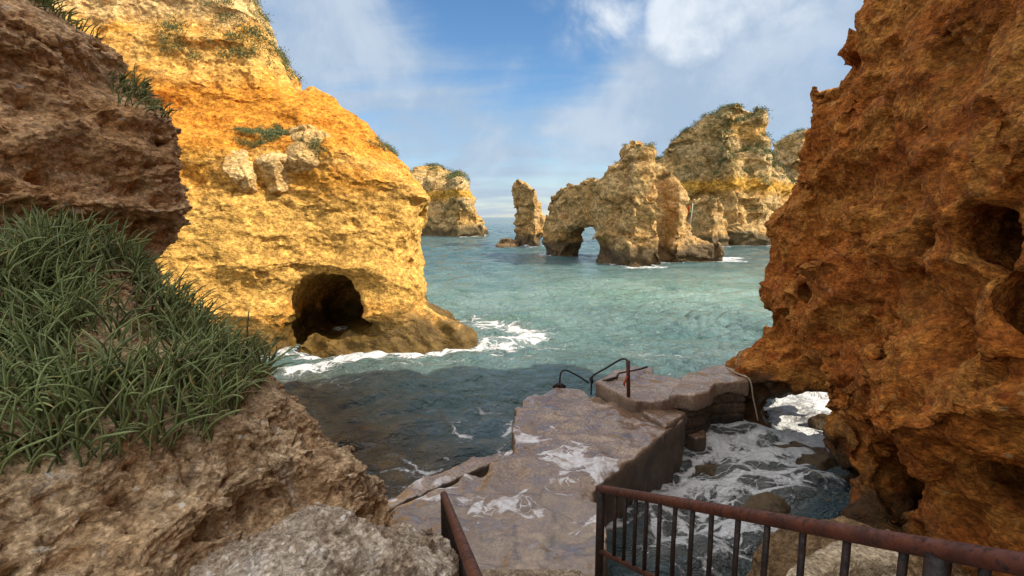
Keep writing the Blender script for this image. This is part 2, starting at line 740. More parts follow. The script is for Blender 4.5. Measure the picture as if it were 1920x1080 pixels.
def rock_mat(name, cols, unit, strata=None, strata_f=0.5, wet_z=None, wet_col=(0.07, 0.05, 0.02), fleck=None, bands=(), crust=None, grain=0.6):
    """cols: three base colours; unit: size in metres of the colour patches"""
    m = Mat(name)
    n1 = m.noise(0.55 / unit, 5, 0.6, 0.6)
    n2 = m.noise(1.7 / unit, 5, 0.65, 0.3)
    col = m.mix(m.step(n1, 0.38, 0.62), cols[0], cols[1])
    col = m.mix(m.step(n2, 0.50, 0.72), col, cols[2])
    sep = m.N.new('ShaderNodeSeparateXYZ')
    m.L.new(m.pos, sep.inputs[0])
    z = sep.outputs['Z']
    if strata:
        sv = m.scaled((0.10 / unit, 0.10 / unit, 1.3 / unit))
        ns = m.noise(1.0, 4, 0.6, 0.8, sv)
        col = m.mix(m.math('MULTIPLY', m.step(ns, 0.46, 0.66), strata_f), col, strata)
    wob = m.noise(0.8 / unit, 4, 0.6)
    for z0, z1, soft, bc in bands:           # beds of another colour at a height
        zz = m.math('ADD', z, m.math('MULTIPLY', m.math('SUBTRACT', wob, 0.5), soft * 5))
        lo = m.step(zz, z0 - soft, z0 + soft)
        hi = m.step(zz, z1 - soft, z1 + soft, 1.0, 0.0)
        col = m.mix(m.math('MULTIPLY', lo, hi), col, bc)
    if crust:
        nc = m.noise(1.1 / unit, 6, 0.7, 0.4, m.scaled((1, 1, 0.5)))
        col = m.mix(m.math('MULTIPLY', m.step(nc, 0.56, 0.66), 0.75), col, crust)
    sp = m.noise(9 / unit, 6, 0.72)
    col = m.mix(1.0, col, m.mix(m.step(sp, 0.32, 0.68), (0.55, 0.52, 0.48), (1.30, 1.30, 1.32)), 'MULTIPLY')
    cw = m.N.new('ShaderNodeVectorMath')
    cw.operation = 'MULTIPLY_ADD'
    ct = m.N.new('ShaderNodeTexNoise')
    ct.inputs['Scale'].default_value = 4 / unit
    ct.inputs['Detail'].default_value = 3
    m.L.new(m.pos, ct.inputs['Vector'])
    m.L.new(ct.outputs['Color'], cw.inputs[0])
    cw.inputs[1].default_value = (0.35 * unit, 0.35 * unit, 0.35 * unit)
    m.L.new(m.scaled((1, 1, 1.9)), cw.inputs[2])
    for csc, ca in ((5 / unit, 0.30), (15 / unit, 0.26)):       # clasts cemented in the rock
        cv = m.N.new('ShaderNodeSeparateColor')
        m.L.new(m.voro(csc, 'F1', 'Color', cw.outputs[0]), cv.inputs[0])
        col = m.mix(1.0, col, m.mix(cv.outputs[0], (1 - ca, 1 - ca * 1.08, 1 - ca * 1.15), (1 + ca, 1 + ca, 1 + ca)), 'MULTIPLY')
    if fleck:
        vf = m.voro(5 / unit, 'F1', 'Color', cw.outputs[0])
        s2 = m.N.new('ShaderNodeSeparateColor')
        m.L.new(vf, s2.inputs[0])
        dv = m.math('ADD', m.voro(5 / unit, 'F1', 'Distance', cw.outputs[0]), m.math('MULTIPLY', m.math('SUBTRACT', m.noise(26 / unit, 3, 0.6), 0.5), 0.5))
        lim = m.math('MULTIPLY', s2.outputs[1], 0.34)
        f = m.math('MULTIPLY', m.step(s2.outputs[0], 0.80, 0.84), m.step(m.math('SUBTRACT', dv, lim), 0.0, 0.06, 0.85, 0.0))
        col = m.mix(f, col, fleck)
    rough = 0.92
    if wet_z is not None:
        zn = m.math('ADD', z, m.math('MULTIPLY', m.math('SUBTRACT', n1, 0.5), wet_z * 1.6))
        zn = m.math('ADD', zn, m.math('MULTIPLY', m.math('SUBTRACT', n2, 0.5), wet_z * 0.9))
        w = m.step(zn, wet_z * 0.55, wet_z * 1.05, 1.0, 0.0)
        col = m.mix(m.math('MULTIPLY', w, 0.92), col, m.mix(m.step(n2, 0.4, 0.6), wet_col, tuple(c * 0.45 for c in wet_col)))
        rough = m.step(w, 0, 1, 0.92, 0.45)
    b1 = m.noise(5 / unit, 8, 0.68, 0.3, m.scaled((1, 1, 1.5)))
    v1 = m.voro(14 / unit, 'SMOOTH_F1')
    v2 = m.voro(13 / unit, 'F1', 'Distance', cw.outputs[0])
    hgt = m.math('ADD', b1, m.math('MULTIPLY', v1, 0.30))
    hgt = m.math('SUBTRACT', hgt, m.math('MULTIPLY', v2, 0.45))
    g1 = m.noise(34 / unit, 5, 0.7)
    hgt = m.math('ADD', hgt, m.math('MULTIPLY', g1, 0.30))
    nrm = m.bump(hgt, grain, 0.11 * unit)
    return m.finish(col, rough, nrm, 0.2)


M_CLIFF = rock_mat('ochre_sandstone', ((0.56, 0.275, 0.046), (0.60, 0.350, 0.095), (0.50, 0.205, 0.026)), 1.0,
                   strata=(0.62, 0.38, 0.12), strata_f=0.6, wet_z=1.45, wet_col=(0.115, 0.072, 0.017),
                   bands=((1.6, 5.4, 0.3, (0.58, 0.340, 0.085)), (6.7, 9.3, 0.25, (0.56, 0.235, 0.030)), (11.8, 20, 0.4, (0.60, 0.40, 0.17))), grain=0.45)
M_RED = rock_mat('rust_sandstone', ((0.43, 0.142, 0.022), (0.48, 0.210, 0.043), (0.27, 0.068, 0.010)), 0.6,
                 strata=(0.29, 0.078, 0.013), strata_f=0.65, wet_z=1.5, wet_col=(0.060, 0.036, 0.016), fleck=(0.42, 0.25, 0.11), grain=0.8)
M_BROWN = rock_mat('shelly_brown_rock', ((0.50, 0.295, 0.135), (0.60, 0.405, 0.225), (0.32, 0.150, 0.060)), 0.35,
                   strata=(0.60, 0.435, 0.27), strata_f=0.6, fleck=(0.62, 0.55, 0.48))
M_SHELL = rock_mat('shelly_pale_rock', ((0.46, 0.315, 0.175), (0.58, 0.445, 0.285), (0.22, 0.135, 0.070)), 0.26,
                   strata=(0.25, 0.15, 0.08), strata_f=0.75, fleck=(0.74, 0.69, 0.6), crust=(0.46, 0.41, 0.35))
M_STACK = rock_mat('pale_limestone', ((0.44, 0.275, 0.105), (0.51, 0.345, 0.155), (0.35, 0.190, 0.060)), 2.2,
                   strata=(0.42, 0.235, 0.075), strata_f=0.55, wet_z=2.2, wet_col=(0.10, 0.065, 0.028))
M_FAR = rock_mat('banded_limestone', ((0.46, 0.31, 0.125), (0.54, 0.39, 0.19), (0.38, 0.235, 0.080)), 4.0,
                 strata=(0.45, 0.255, 0.065), strata_f=0.8, wet_z=2.6, wet_col=(0.11, 0.08, 0.035),
                 bands=((9.0, 11.0, 0.5, (0.52, 0.29, 0.05)),))
M_BOULDER = rock_mat('cream_boulder', ((0.58, 0.385, 0.155), (0.62, 0.44, 0.20), (0.52, 0.30, 0.085)), 0.8)
M_WET = rock_mat('wet_dark_rock', ((0.19, 0.125, 0.065), (0.25, 0.165, 0.085), (0.10, 0.07, 0.04)), 0.4, wet_z=0.3, wet_col=(0.13, 0.09, 0.05))

# ------------------------------------------------------------------ left cliff (headland)
PA = front(18.0)
cl_low = PA.poly([(-200, 330), (330, 250), (420, 262), (600, 255), (650, 262), (720, 300), (775, 335), (803, 372), (795, 420),
                  (787, 480), (784, 540), (800, 572), (838, 600), (872, 615), (888, 640), (888, 760), (-200, 760)])
PB = front(21.5)
cl_up = PB.poly([(-500, -420), (330, -330), (420, -90), (465, 0), (500, 50), (516, 88), (530, 120), (545, 158), (575, 180), (598, 172),
                 (640, 205), (692, 245), (730, 290), (775, 328), (795, 362), (790, 520), (-500, 620)])
cave = PA.poly([(556, 612), (566, 575), (585, 545), (612, 527), (648, 528), (664, 552), (690, 572), (716, 596), (722, 616), (690, 632), (610, 645), (562, 648)])


def cliff_front(X, Z):
    return 17.3 + 0.26 * (X + 5.0) + 0.10 * (Z - 3) + 0.14 * np.sin(X * 0.7 + 1.2) + 0.12 * np.sin(X * 1.9 + Z * 0.5)


def f_cliff(X, Y, Z):
    a = poly_sd(X + 0.34 * (Y - 17.6), Z, cl_low)
    yf = cliff_front(X, Z)
    low = smax(a, yf - Y, 0.9)
    low = smax(low, Y - 24.5, 1.0)
    b = poly_sd(X + 0.22 * (Y - 21.0), Z, cl_up)
    yu = 19.0 + 0.20 * (X + 6) + 0.36 * (Z - 6) + 0.25 * np.sin(X * 0.75 + 0.3)
    up = smax(b, yu - Y, 1.2)
    up = smax(up, Y - 31, 1.0)
    f = smin(low, up, 0.5)
    # overhanging orange bed above the ledge
    c = at_y(300, 190, 19.4)
    f = smax(f, -ell(X, Y, Z, (c.x - 0.2, 18.1, c.z - 0.35), (1.3, 1.3, 0.6)), 0.3)
    # sea cave and the groove beside it
    d2 = poly_sd(X, Z, cave)
    cv = np.maximum(d2 - 0.14 + np.maximum(Y - 17.6, 0) * 0.10, Y - 22.0)
    f = smax(f, -cv, 0.25)
    g0, g1 = at_y(712, 478, 16.9), at_y(706, 548, 16.9)
    f = smax(f, -capsule(X, Y, Z, g0, g1, 0.10, 0.22), 0.25)
    # toe of broken rock along the waterline
    t0, t1 = at_y(600, 650, 17.0), at_y(850, 628, 17.9)
    tm_ = at_y(715, 640, 17.2)
    f = smin(f, 0.13 * np.sin(X * 5.3) * np.sin(Y * 4.9 + Z * 2) + capsule(X, Y, Z, (t0.x - 0.3, 17.1, -0.05), (tm_.x, 17.3, 0.0), 0.5, 0.52), 0.3)
    rub = 0.16 * np.sin(X * 4.3 + 0.7) * np.sin(Y * 3.9 + 1.0 + Z * 1.5) + 0.10 * np.sin(X * 9.1 + Z * 6) * np.sin(Y * 8.3)
    f = smin(f, rub + capsule(X, Y, Z, (tm_.x, 17.25, -0.1), (t1.x - 0.2, 18.2, 0.1), 0.5, 0.58), 0.5)
    # shelf at the cave mouth
    return f


cliff = rock('cliff', f_cliff, (-17, 14.8, -0.8), (-0.6, 26, 17.5), 0.10, M_CLIFF, 2.6, 0.30, 4, 1.8, 0, 1,
             (('ridge', 0.8, 0.20, 2.2, 7), ('knob', 4.0, 0.08, 1.8, 0), ('pit', 0.9, 0.12, 2.0, 0), ('ridge', 2.4, 0.08, 2.0, 5), ('noise', 5.0, 0.16, 2.4, 6)))
tag(cliff, 'tall sunlit golden orange cliff with a dark sea cave at its foot', 'cliff')

# boulders on the ledge
bspots = [((455, 322), 17.6, (0.74, 0.6, 0.66), 'leftmost of three cream boulders on the cliff ledge'),
          ((518, 325), 17.4, (0.84, 0.66, 0.66), 'middle cream boulder of three, lowest on the cliff ledge'),
          ((578, 285), 17.9, (0.92, 0.78, 0.86), 'largest cream boulder of three, upper right on the cliff ledge under the shrub')]
for k, ((bx, by), y, r, lab) in enumerate(bspots):
    c = at_y(bx, by, 16.8)
    c = at_y(bx, by, float(cliff_front(c.x, c.z)) + (0.12, 0.08, 0.30)[k])

    def f_b(X, Y, Z, c=c, r=r, k=k):
        f = ell(X, Y, Z, c, r)
        for j in range(6):
            an = j * 2.4 + k
            n = Vector((math.cos(an), math.sin(an), 0.5 * math.sin(an * 1.7))).normalized()
            f = smax(f, (X - c.x) * n.x + (Y - c.y) * n.y + (Z - c.z) * n.z - 0.66 * min(r), 0.06)
        return f
    bo = rock('boulder', f_b, tuple(c[i] - r[i] - 0.15 for i in range(3)), tuple(c[i] + r[i] + 0.15 for i in range(3)), 0.06, M_BOULDER,
              0.7, 0.07, 3, 1.2, k, 1, (('ridge', 2.0, 0.07, 1.2, 4), ('crack', 1.6, 0.06, 1.2, 0), ('noise', 9.0, 0.06, 1.0, 4)), shore=False)
    tag(bo, lab, 'boulder', 'cream boulders on the cliff ledge')

# ------------------------------------------------------------------ right cliff with a low arch
BY = np.array([-30, 0, 3, 4.5, 6, 7.5, 9, 10.5, 12, 13.0, 13.8], np.float32)
BX = np.array([4.6, 4.6, 4.65, 4.85, 5.25, 5.8, 6.35, 6.65, 6.8, 7.1, 7.7], np.float32)
OZ = np.array([-2, 0, 0.8, 1.5, 2.4, 3.3, 4.3, 4.7, 5.1, 5.6, 6.6, 8.0, 9.0, 11, 18], np.float32)
OX = np.array([-.1, -.15, -.3, -.5, -.45, -.25, -.3, -.3, 0.0, 0.05, .1, .2, .35, .8, 1.5], np.float32)
TY = np.array([-30, 7.5, 8.5, 9.5, 10.5, 11.5, 12.3, 13.2, 14], np.float32)
TZ = np.array([17, 17, 13.5, 11.5, 10.3, 9.2, 7.6, 5.4, 4.6], np.float32)
PH = front(11.3)
hole = PH.poly([(1452, 800), (1458, 760), (1470, 738), (1492, 722), (1520, 718), (1550, 728), (1568, 750), (1576, 790), (1590, 850), (1570, 960), (1452, 960)])
HD = ray(1515, 790)
HOLLOW_NEW = []


def f_red(X, Y, Z):
    off = np.interp(Z, OZ, OX)
    off = np.where(off < 0, off * np.clip(0.25 + (Y - 7.5) / 4.0, 0.25, 1.0), off)
    face = (np.interp(Y, BY, BX) + off - X) * 0.93
    end = Y - (13.3 + 0.4 * np.sin(Z * 1.3)) - 0.12 * np.maximum(3.0 - Z, 0) + 2.2 * np.maximum(X - 6.75, 0) * np.clip((5.0 - Z) / 2.0, 0.2, 1)
    f = smax(face, end, 1.2)
    f = smax(f, (Z - np.interp(Y, TY, TZ)) * 0.75, 1.0)
    f = smax(f, X - np.interp(Y, [8.2, 10.2], [10.4, 7.0]) - np.interp(Y, [8.2, 10.2], [0.0, 0.34]) * np.maximum(Z, 0), 0.6)
    # lumps standing out at the foot, near the railing
    for c, r in (((5.4, 5.2, 0.7), (1.0, 1.2, 1.5)), ((7.0, 7.4, 0.2), (0.8, 1.0, 0.9)), ((5.2, 5.8, 2.7), (0.75, 0.9, 0.8)),
                 ((6.4, 9.2, 3.2), (0.8, 1.0, 0.9)), ((5.0, 4.4, 3.0), (0.9, 0.9, 0.9))):
        f = smin(f, ell(X, Y, Z, c, r), 0.45)
    # leg of the low arch
    a, b = at_y(1425, 735, 11.2), at_z(1432, 800, 0.0)
    f = smin(f, capsule(X, Y, Z, (a.x - 0.05, 11.4, 1.3), (b.x - 0.15, 11.2, -0.6), 0.5, 0.36), 0.4)
    # the low arch, cut through along a slanting axis
    k = (Y - 11.3) / HD.y
    sx, sz = X - HD.x * k, Z - HD.z * k * 0.35
    hd = poly_sd(sx, sz, hole) - 0.40 - 0.02 * (Y - 11.3)
    cut = np.maximum(hd, np.maximum(8.2 - Y, Y - 20))
    f = smax(f, -cut, 0.18)
    return f


for (px, py), r, dd in (((1812, 438), 0.24, 1.5), ((1850, 468), 0.21, 1.4), ((1690, 900), 0.34, 0.8), ((1908, 545), 0.20, 0.9),
                        ((1890, 930), 0.24, 0.8), ((1500, 548), 0.20, 0.6)):
    h = hit(lambda x, y, z: f_red(x, y, z) + rock_noise(x, y, z, 2.1, 0.52, 4, 1.4, 3), px, py, 2.5, 14)
    e = 0.15
    gr_ = Vector([float(f_red(*[np.array([h[a] + (e if a == b else 0)], np.float32) for a in range(3)])[0]
                        - f_red(*[np.array([h[a] - (e if a == b else 0)], np.float32) for a in range(3)])[0]) for b in range(3)]).normalized()
    dv = (ray(px, py).normalized() - gr_ * 1.2).normalized()
    HOLLOW_NEW.append((h - dv * 0.35, h + dv * dd, r))


def red_cut(X, Y, Z):
    c = None
    for q0, q1, r in HOLLOW_NEW:
        g = capsule(X, Y, Z, q0, q1, r * 0.85, r)
        c = g if c is None else np.minimum(c, g)
    return c


red = rock('cliff', f_red, (3.2, -9, -0.9), (10.8, 14.6, 17.6), 0.09, M_RED, 2.1, 0.52, 4, 1.4, 3, 1,
           (('ridge', 1.0, 0.14, 1.3, 7), ('crack', 0.9, 0.10, 1.2, 0), ('pit', 1.6, 0.10, 1.2, 0), ('knob', 9.0, 0.05, 1.3, 0), ('noise', 8.0, 0.16, 1.4, 6)), cut=red_cut)
tag(red, 'shaded rust brown cliff towering on the right with a low arch at its foot', 'cliff')

# ------------------------------------------------------------------ left foreground rock
PL = front(4.7)
lf = PL.poly([(-500, -500), (-60, -160), (40, -20), (75, 8), (150, 62), (215, 130), (270, 205), (330, 285), (382, 345), (362, 392), (318, 440), (296, 480),
              (270, 620), (240, 800), (-500, 900)])


def f_left(X, Y, Z):
    f = poly_sd(X, Z, lf)
    face = (X + 2.70) * 0.94 - (Y - 4.7) * 0.34 - 0.10 * np.sin(Z * 2.1)
    f = smax(f, face, 0.5)
    f = smax(f, 2.0 - Y, 0.3)
    f = smax(f, ((Y - 4.95) - 0.12 * (X + 2.8)) * 0.95, 0.4)
    return f


leftrock = rock('rock_face', f_left, (-7.5, 1.8, 1.5), (-2.2, 7.6, 8.6), 0.05, M_BROWN, 0.75, 0.15, 4, 1.9, 1, 2,
                (('ridge', 2.6, 0.07, 2.0, 5), ('pit', 4.0, 0.08, 1.8, 0), ('knob', 9, 0.06, 2.4, 0), ('knob', 22, 0.025, 2.4, 0), ('noise', 16, 0.07, 2.2, 5)), shore=False)
tag(leftrock, 'shaded brown shelly rock wall overhanging at the upper left, behind the green plants', 'rock')

# ------------------------------------------------------------------ mound in the foreground


def f_mound(X, Y, Z):
    f = ell(X, Y, Z, (-2.25, 2.6, 2.4), (1.30, 1.5, 1.45), True)
    f = smin(f, ell(X, Y, Z, (-3.0, 3.1, 2.9), (0.95, 1.1, 1.45), True), 0.3)
    f = smin(f, ell(X, Y, Z, (-1.23, 2.55, 2.3), (0.58, 0.80, 0.97), True), 0.10)
    f = smin(f, ell(X, Y, Z, (-1.7, 1.35, 2.5), (0.9, 0.7, 0.95), True), 0.2)
    return f


NEAR_LAYERS = (('ridge', 4.0, 0.05, 1.8, 6), ('pit', 7.0, 0.05, 1.8, 0), ('knob', 15, 0.035, 2.4, 0), ('knob', 38, 0.016, 2.6, 0), ('noise', 24, 0.045, 2.0, 6), ('noise', 75, 0.014, 1.6, 3))
mound = rock('foreground_rock', f_mound, (-4.2, 0.45, 0.3), (0.3, 4.6, 4.7), 0.030, M_SHELL, 0.42, 0.085, 4, 1.7, 2, 2, NEAR_LAYERS, shore=False)
tag(mound, 'brown shelly rock mound at the lower left with green plants on top', 'rock')


def f_grey(X, Y, Z):
    f = ell(X, Y, Z, (-0.82, 1.86, 2.56), (0.74, 0.52, 0.80), True)
    return smin(f, ell(X, Y, Z, (-0.50, 2.12, 2.42), (0.42, 0.36, 0.70), True), 0.08)


M_GREY = rock_mat('grey_shell_rock', ((0.40, 0.335, 0.26), (0.52, 0.46, 0.38), (0.24, 0.18, 0.13)), 0.2,
                  strata=(0.30, 0.215, 0.14), strata_f=0.6, fleck=(0.78, 0.75, 0.70), crust=(0.58, 0.55, 0.50))
grey = rock('foreground_boulder', f_grey, (-1.8, 1.1, 0.3), (0.2, 2.8, 3.8), 0.026, M_GREY, 0.40, 0.06, 4, 1.6, 1, 2, NEAR_LAYERS, shore=False)
tag(grey, 'pale grey shell crusted boulder at the bottom edge, beside the short railing', 'boulder')

# ------------------------------------------------------------------ sea stacks


def Z4(pts):
    return [(740 + x / 2.4, 180 + y / 2.4) for x, y in pts]


STACK_LAYERS = (('ridge', 0.26, 0.55, 2.8, 6), ('crack', 0.25, 0.45, 1.2, 0), ('knob', 0.8, 0.32, 1.5, 0), ('pit', 0.6, 0.2, 1.5, 0), ('noise', 1.8, 0.6, 1.5, 5))
FAR_LAYERS = (('ridge', 0.15, 0.9, 3.6, 6), ('crack', 0.14, 0.7, 1.6, 0), ('noise', 0.9, 0.9, 2.0, 4))

# the arch: a wing running back to the left from a main mass
PW = Plane((10.2, 52.5), (4.9, 63.5))
wing = PW.poly(Z4([(702, 740), (712, 660), (706, 600), (712, 555), (722, 515), (738, 450), (765, 432), (805, 402), (880, 378), (950, 358), (990, 322), (1030, 280),
                   (1060, 235), (1130, 215), (1150, 300), (1180, 790), (702, 790)]))
PWf = Plane((10.2 - 1.2, 52.5 - 0.6), (4.9 - 1.2, 63.5 - 0.6))
wh = PWf.poly(Z4([(742, 800), (745, 680), (754, 640), (774, 608), (812, 592), (850, 598), (880, 618), (900, 654), (908, 705), (905, 800)]))
PM = front(55.0)
main = PM.poly(Z4([(1000, 790), (1000, 700), (1000, 600), (1000, 480), (1000, 400), (1010, 330), (1040, 275), (1058, 240), (1068, 212), (1092, 203), (1130, 215), (1150, 262), (1162, 306), (1200, 308),
                   (1232, 345), (1268, 385), (1286, 440), (1304, 465), (1290, 505), (1302, 552), (1340, 592), (1362, 640), (1400, 650), (1420, 790)]))
shelf = front(56).poly(Z4([(1180, 800), (1180, 660), (1300, 640), (1360, 642), (1432, 650), (1442, 676), (1500, 682), (1524, 700), (1528, 800)]))


def f_arch(X, Y, Z):
    s, v = PW.sv(X, Y)
    w = smax(poly_sd(s, Z, wing), np.abs(v) - 1.35 + 0.05 * (Z - 3), 1.0)
    s2, v2 = PWf.sv(X, Y)
    w = smax(w, -smax(poly_sd(s2, Z, wh), np.abs(v2) - 6, 0.1), 0.5)
    # main mass: two buttresses with a gully between
    m = poly_sd(X, Z, main)
    e1 = at_y(1175, 480, 52.6)
    e2 = at_y(1265, 480, 53.4)
    b1 = np.maximum((X - e1.x) * 0.55 - (Y - 52.2) * 0.83, -(X - e1.x) * 0.80 - (Y - 52.2) * 0.6) - 0.32 * np.maximum(Z * -1 + 7, -7) * 0.35
    b2 = np.maximum((X - e2.x) * 0.50 - (Y - 52.6) * 0.86, -(X - e2.x) * 0.86 - (Y - 52.6) * 0.5) - 0.32 * np.maximum(Z * -1 + 5, -9) * 0.35
    mass = smax(m, smin(b1, b2, 0.6), 0.9)
    mass = smax(mass, Y - 61, 1.0)
    f = smin(w, mass, 0.9)
    sh = smax(poly_sd(X, Z, shelf), np.abs(Y - 56) - 2.8, 0.8)
    f = smin(f, sh, 0.6)
    return f


arch = rock('sea_arch', f_arch, (2.5, 47.5, -1.2), (22, 67, 17), 0.24, M_STACK, 3.6, 0.5, 4, 1.5, 1, 1, STACK_LAYERS)
tag(arch, 'craggy pointed sea arch with an opening through its left wing, standing in the water', 'sea arch')

PP = front(81)
pil = PP.poly(Z4([(530, 398), (552, 376), (588, 392), (602, 415), (625, 432), (637, 462), (662, 492), (676, 525), (690, 555), (680, 592), (662, 640), (652, 720), (556, 720),
                  (540, 655), (546, 620), (534, 590), (541, 540), (531, 480), (527, 440)]))


def f_pil(X, Y, Z):
    cx = at_y(740 + 600 / 2.4, 400, 81).x
    m = poly_sd(X, Z, pil)
    th = np.maximum((X - cx - 0.9) * 0.6 - (Y - 78.5) * 0.8, -(X - cx - 0.9) * 0.75 - (Y - 78.5) * 0.66)
    return smax(smax(m, th, 0.8), Y - 84, 0.8)


pillar = rock('sea_stack', f_pil, (-4, 75.5, -1.2), (7, 87, 14), 0.30, M_STACK, 3.0, 0.4, 4, 1.4, 4, 1, STACK_LAYERS)
tag(pillar, 'slender leaning rock pillar standing alone in the sea left of the arch', 'sea stack')


def f_skerry(X, Y, Z):
    c = at_z(740 + 512 / 2.4, 180 + 660 / 2.4, 0)
    return ell(X, Y, Z, (c.x, 80.5, 0.0), (1.6, 1.6, 1.1))


_c = at_z(740 + 512 / 2.4, 180 + 660 / 2.4, 0)
sk = rock('skerry', f_skerry, (_c.x - 3, 77.5, -1), (_c.x + 3, 83.5, 2.4), 0.2, M_WET, 1.5, 0.5, 3, 1.2, 2, 1, (('ridge', 0.5, 0.3, 1.3, 3), ('noise', 1.5, 0.3, 1.2, 3)))
tag(sk, 'small dark wet rock poking out of the sea beside the slender pillar', 'rock')

# the double stack far left
PF1, PF2 = front(134), front(124)
fs1 = PF1.poly(Z4([(-250, 380), (-60, 350), (60, 362), (80, 352), (102, 330), (145, 317), (195, 325), (238, 346), (246, 400), (250, 520), (260, 720), (-250, 720)]))
fs2 = PF2.poly(Z4([(40, 720), (110, 560), (170, 500), (205, 450), (228, 415), (236, 376), (262, 362), (290, 354), (318, 380), (326, 410), (343, 440), (360, 480), (366, 520), (384, 560),
                   (400, 602), (402, 720)]))


def f_far(X, Y, Z):
    a = smax(poly_sd(X, Z, fs1), 129 + 0.25 * (Z - 8) - Y, 2.5)
    a = smax(a, Y - 142, 2)
    x0 = at_y(740 + 290 / 2.4, 400, 124).x
    th = np.maximum((X - x0) * 0.35 - (Y - 119.5) * 0.93, -(X - x0) * 0.75 - (Y - 119.5) * 0.66)
    b = smax(poly_sd(X, Z, fs2), th, 2.0)
    b = smax(b, Y - 132, 2)
    return smin(a, b, 0.8)


far = rock('sea_stack', f_far, (-52, 112, -1.6), (-4, 145, 22), 0.55, M_FAR, 7.0, 1.1, 4, 2.0, 5, 1, FAR_LAYERS)
tag(far, 'distant double headed sea stack with a cleft, beyond the golden cliff', 'sea stack')

# the tall rock behind the arch: a shaded left flank and a sunlit right flank
EDGE = at_y(740 + 1600 / 2.4, 400, 88)
PBL = Plane((EDGE.x, 88), (EDGE.x - 12, 97))
PBR = Plane((EDGE.x, 88), (EDGE.x + 12, 97))
bl = PBL.poly(Z4([(1100, 800), (1100, 300), (1166, 276), (1200, 232), (1250, 190), (1330, 130), (1400, 76), (1450, 50), (1500, 30), (1520, 38), (1560, 64), (1640, 58), (1645, 100), (1660, 800)]))
br = PBR.poly(Z4([(1540, 800), (1540, 100), (1560, 64), (1640, 60), (1642, 100), (1634, 130), (1690, 163), (1706, 200), (1730, 240), (1742, 290), (1762, 340), (1792, 370), (1812, 400), (1836, 430),
                  (1870, 470), (1930, 560), (1930, 800)]))
bs = front(85).poly(Z4([(1380, 800), (1400, 650), (1440, 600), (1500, 572), (1570, 570), (1640, 590), (1690, 600), (1800, 610), (1800, 800)]))


def f_back(X, Y, Z):
    s, v = PBL.sv(X, Y)
    a = smax(poly_sd(s, Z, bl), np.maximum(-v + 0.10 * (Z - 10), v - 5), 1.2)
    s, v = PBR.sv(X, Y)
    b = smax(poly_sd(s, Z, br), np.maximum(-v + 0.22 * (Z - 8), v - 4.5 + 0.1 * (Z - 8)), 1.2)
    f = smin(a, b, 1.0)
    c = smax(poly_sd(X, Z, bs), np.abs(Y - 87) - 4.0, 0.8)
    return smin(f, c, 0.7)


back = rock('sea_stack', f_back, (17, 80, -1.4), (72, 116, 28), 0.42, M_FAR, 6.0, 0.95, 4, 2.2, 6, 1, FAR_LAYERS)
tag(back, 'massive tall rock with scrub along its sloping crest, behind the arch', 'sea stack')

PS = front(82)
ss = PS.poly(Z4([(1330, 760), (1336, 560), (1346, 480), (1390, 454), (1440, 470), (1452, 500), (1470, 530), (1492, 580), (1496, 760)]))


def f_small(X, Y, Z):
    cx = at_y(740 + 1400 / 2.4, 400, 82).x
    th = np.maximum((X - cx) * 0.6 - (Y - 78.6) * 0.8, -(X - cx) * 0.75 - (Y - 78.6) * 0.66)
    return smax(smax(poly_sd(X, Z, ss), th, 0.8), Y - 84.5, 0.8)


small = rock('sea_stack', f_small, (26, 75.5, -1.2), (47, 87, 9), 0.30, M_STACK, 2.6, 0.5, 4, 1.4, 7, 1, STACK_LAYERS)
tag(small, 'small rounded rock between the arch and the massive tall rock', 'sea stack')

PR = front(108)
rr = PR.poly([(1474, 470), (1474, 320), (1484, 290), (1490, 266), (1508, 250), (1530, 242), (1600, 232), (1700, 225), (1760, 300), (1760, 470)])


def f_rear(X, Y, Z):
    return smax(poly_sd(X, Z, rr), np.maximum(104 + 0.2 * (Z - 10) - Y, Y - 118), 2.0)


rear = rock('cliff', f_rear, (54, 99, -1.5), (92, 121, 26), 0.55, M_FAR, 6.0, 0.9, 4, 2.4, 2, 1, FAR_LAYERS)
tag(rear, 'distant banded cliff peeping out between the massive tall rock and the rust brown cliff', 'cliff')

# rocks in the little pool and at the low arch
for k, (px, py, z, r, lab) in enumerate((
        (1556, 806, -0.05, (0.34, 0.28, 0.28), 'dark wet rock standing in the white water inside the low arch'),
        (1478, 868, -0.22, (0.85, 0.50, 0.28), 'broad brown wet rock awash in the pool beneath the low arch'),
        (1330, 905, -0.22, (0.34, 0.32, 0.27), 'round grey rock in the middle of the foaming pool'),
        (1450, 965, -0.22, (0.5, 0.40, 0.32), 'low dark rock in the pool seen just above the rusty railing'),
        (1380, 800, -0.18, (0.6, 0.35, 0.22), 'flat dark rock in the pool below the masonry end block'))):
    c = at_z(px, py, z)

    def f_p(X, Y, Z, c=c, r=r):
        return ell(X, Y, Z, c, r)
    o = rock('pool_rock', f_p, tuple(c[i] - r[i] - 0.2 for i in range(3)), tuple(c[i] + r[i] + 0.2 for i in range(3)), 0.05, M_WET, 0.6, 0.12, 3, 1.2, k, 1,
             (('ridge', 2.0, 0.08, 1.2, 4), ('noise', 9.0, 0.05, 1.0, 4)))
    tag(o, lab, 'rock', 'wet rocks in the pool')


# ------------------------------------------------------------------ concrete pier
M_CONC = None


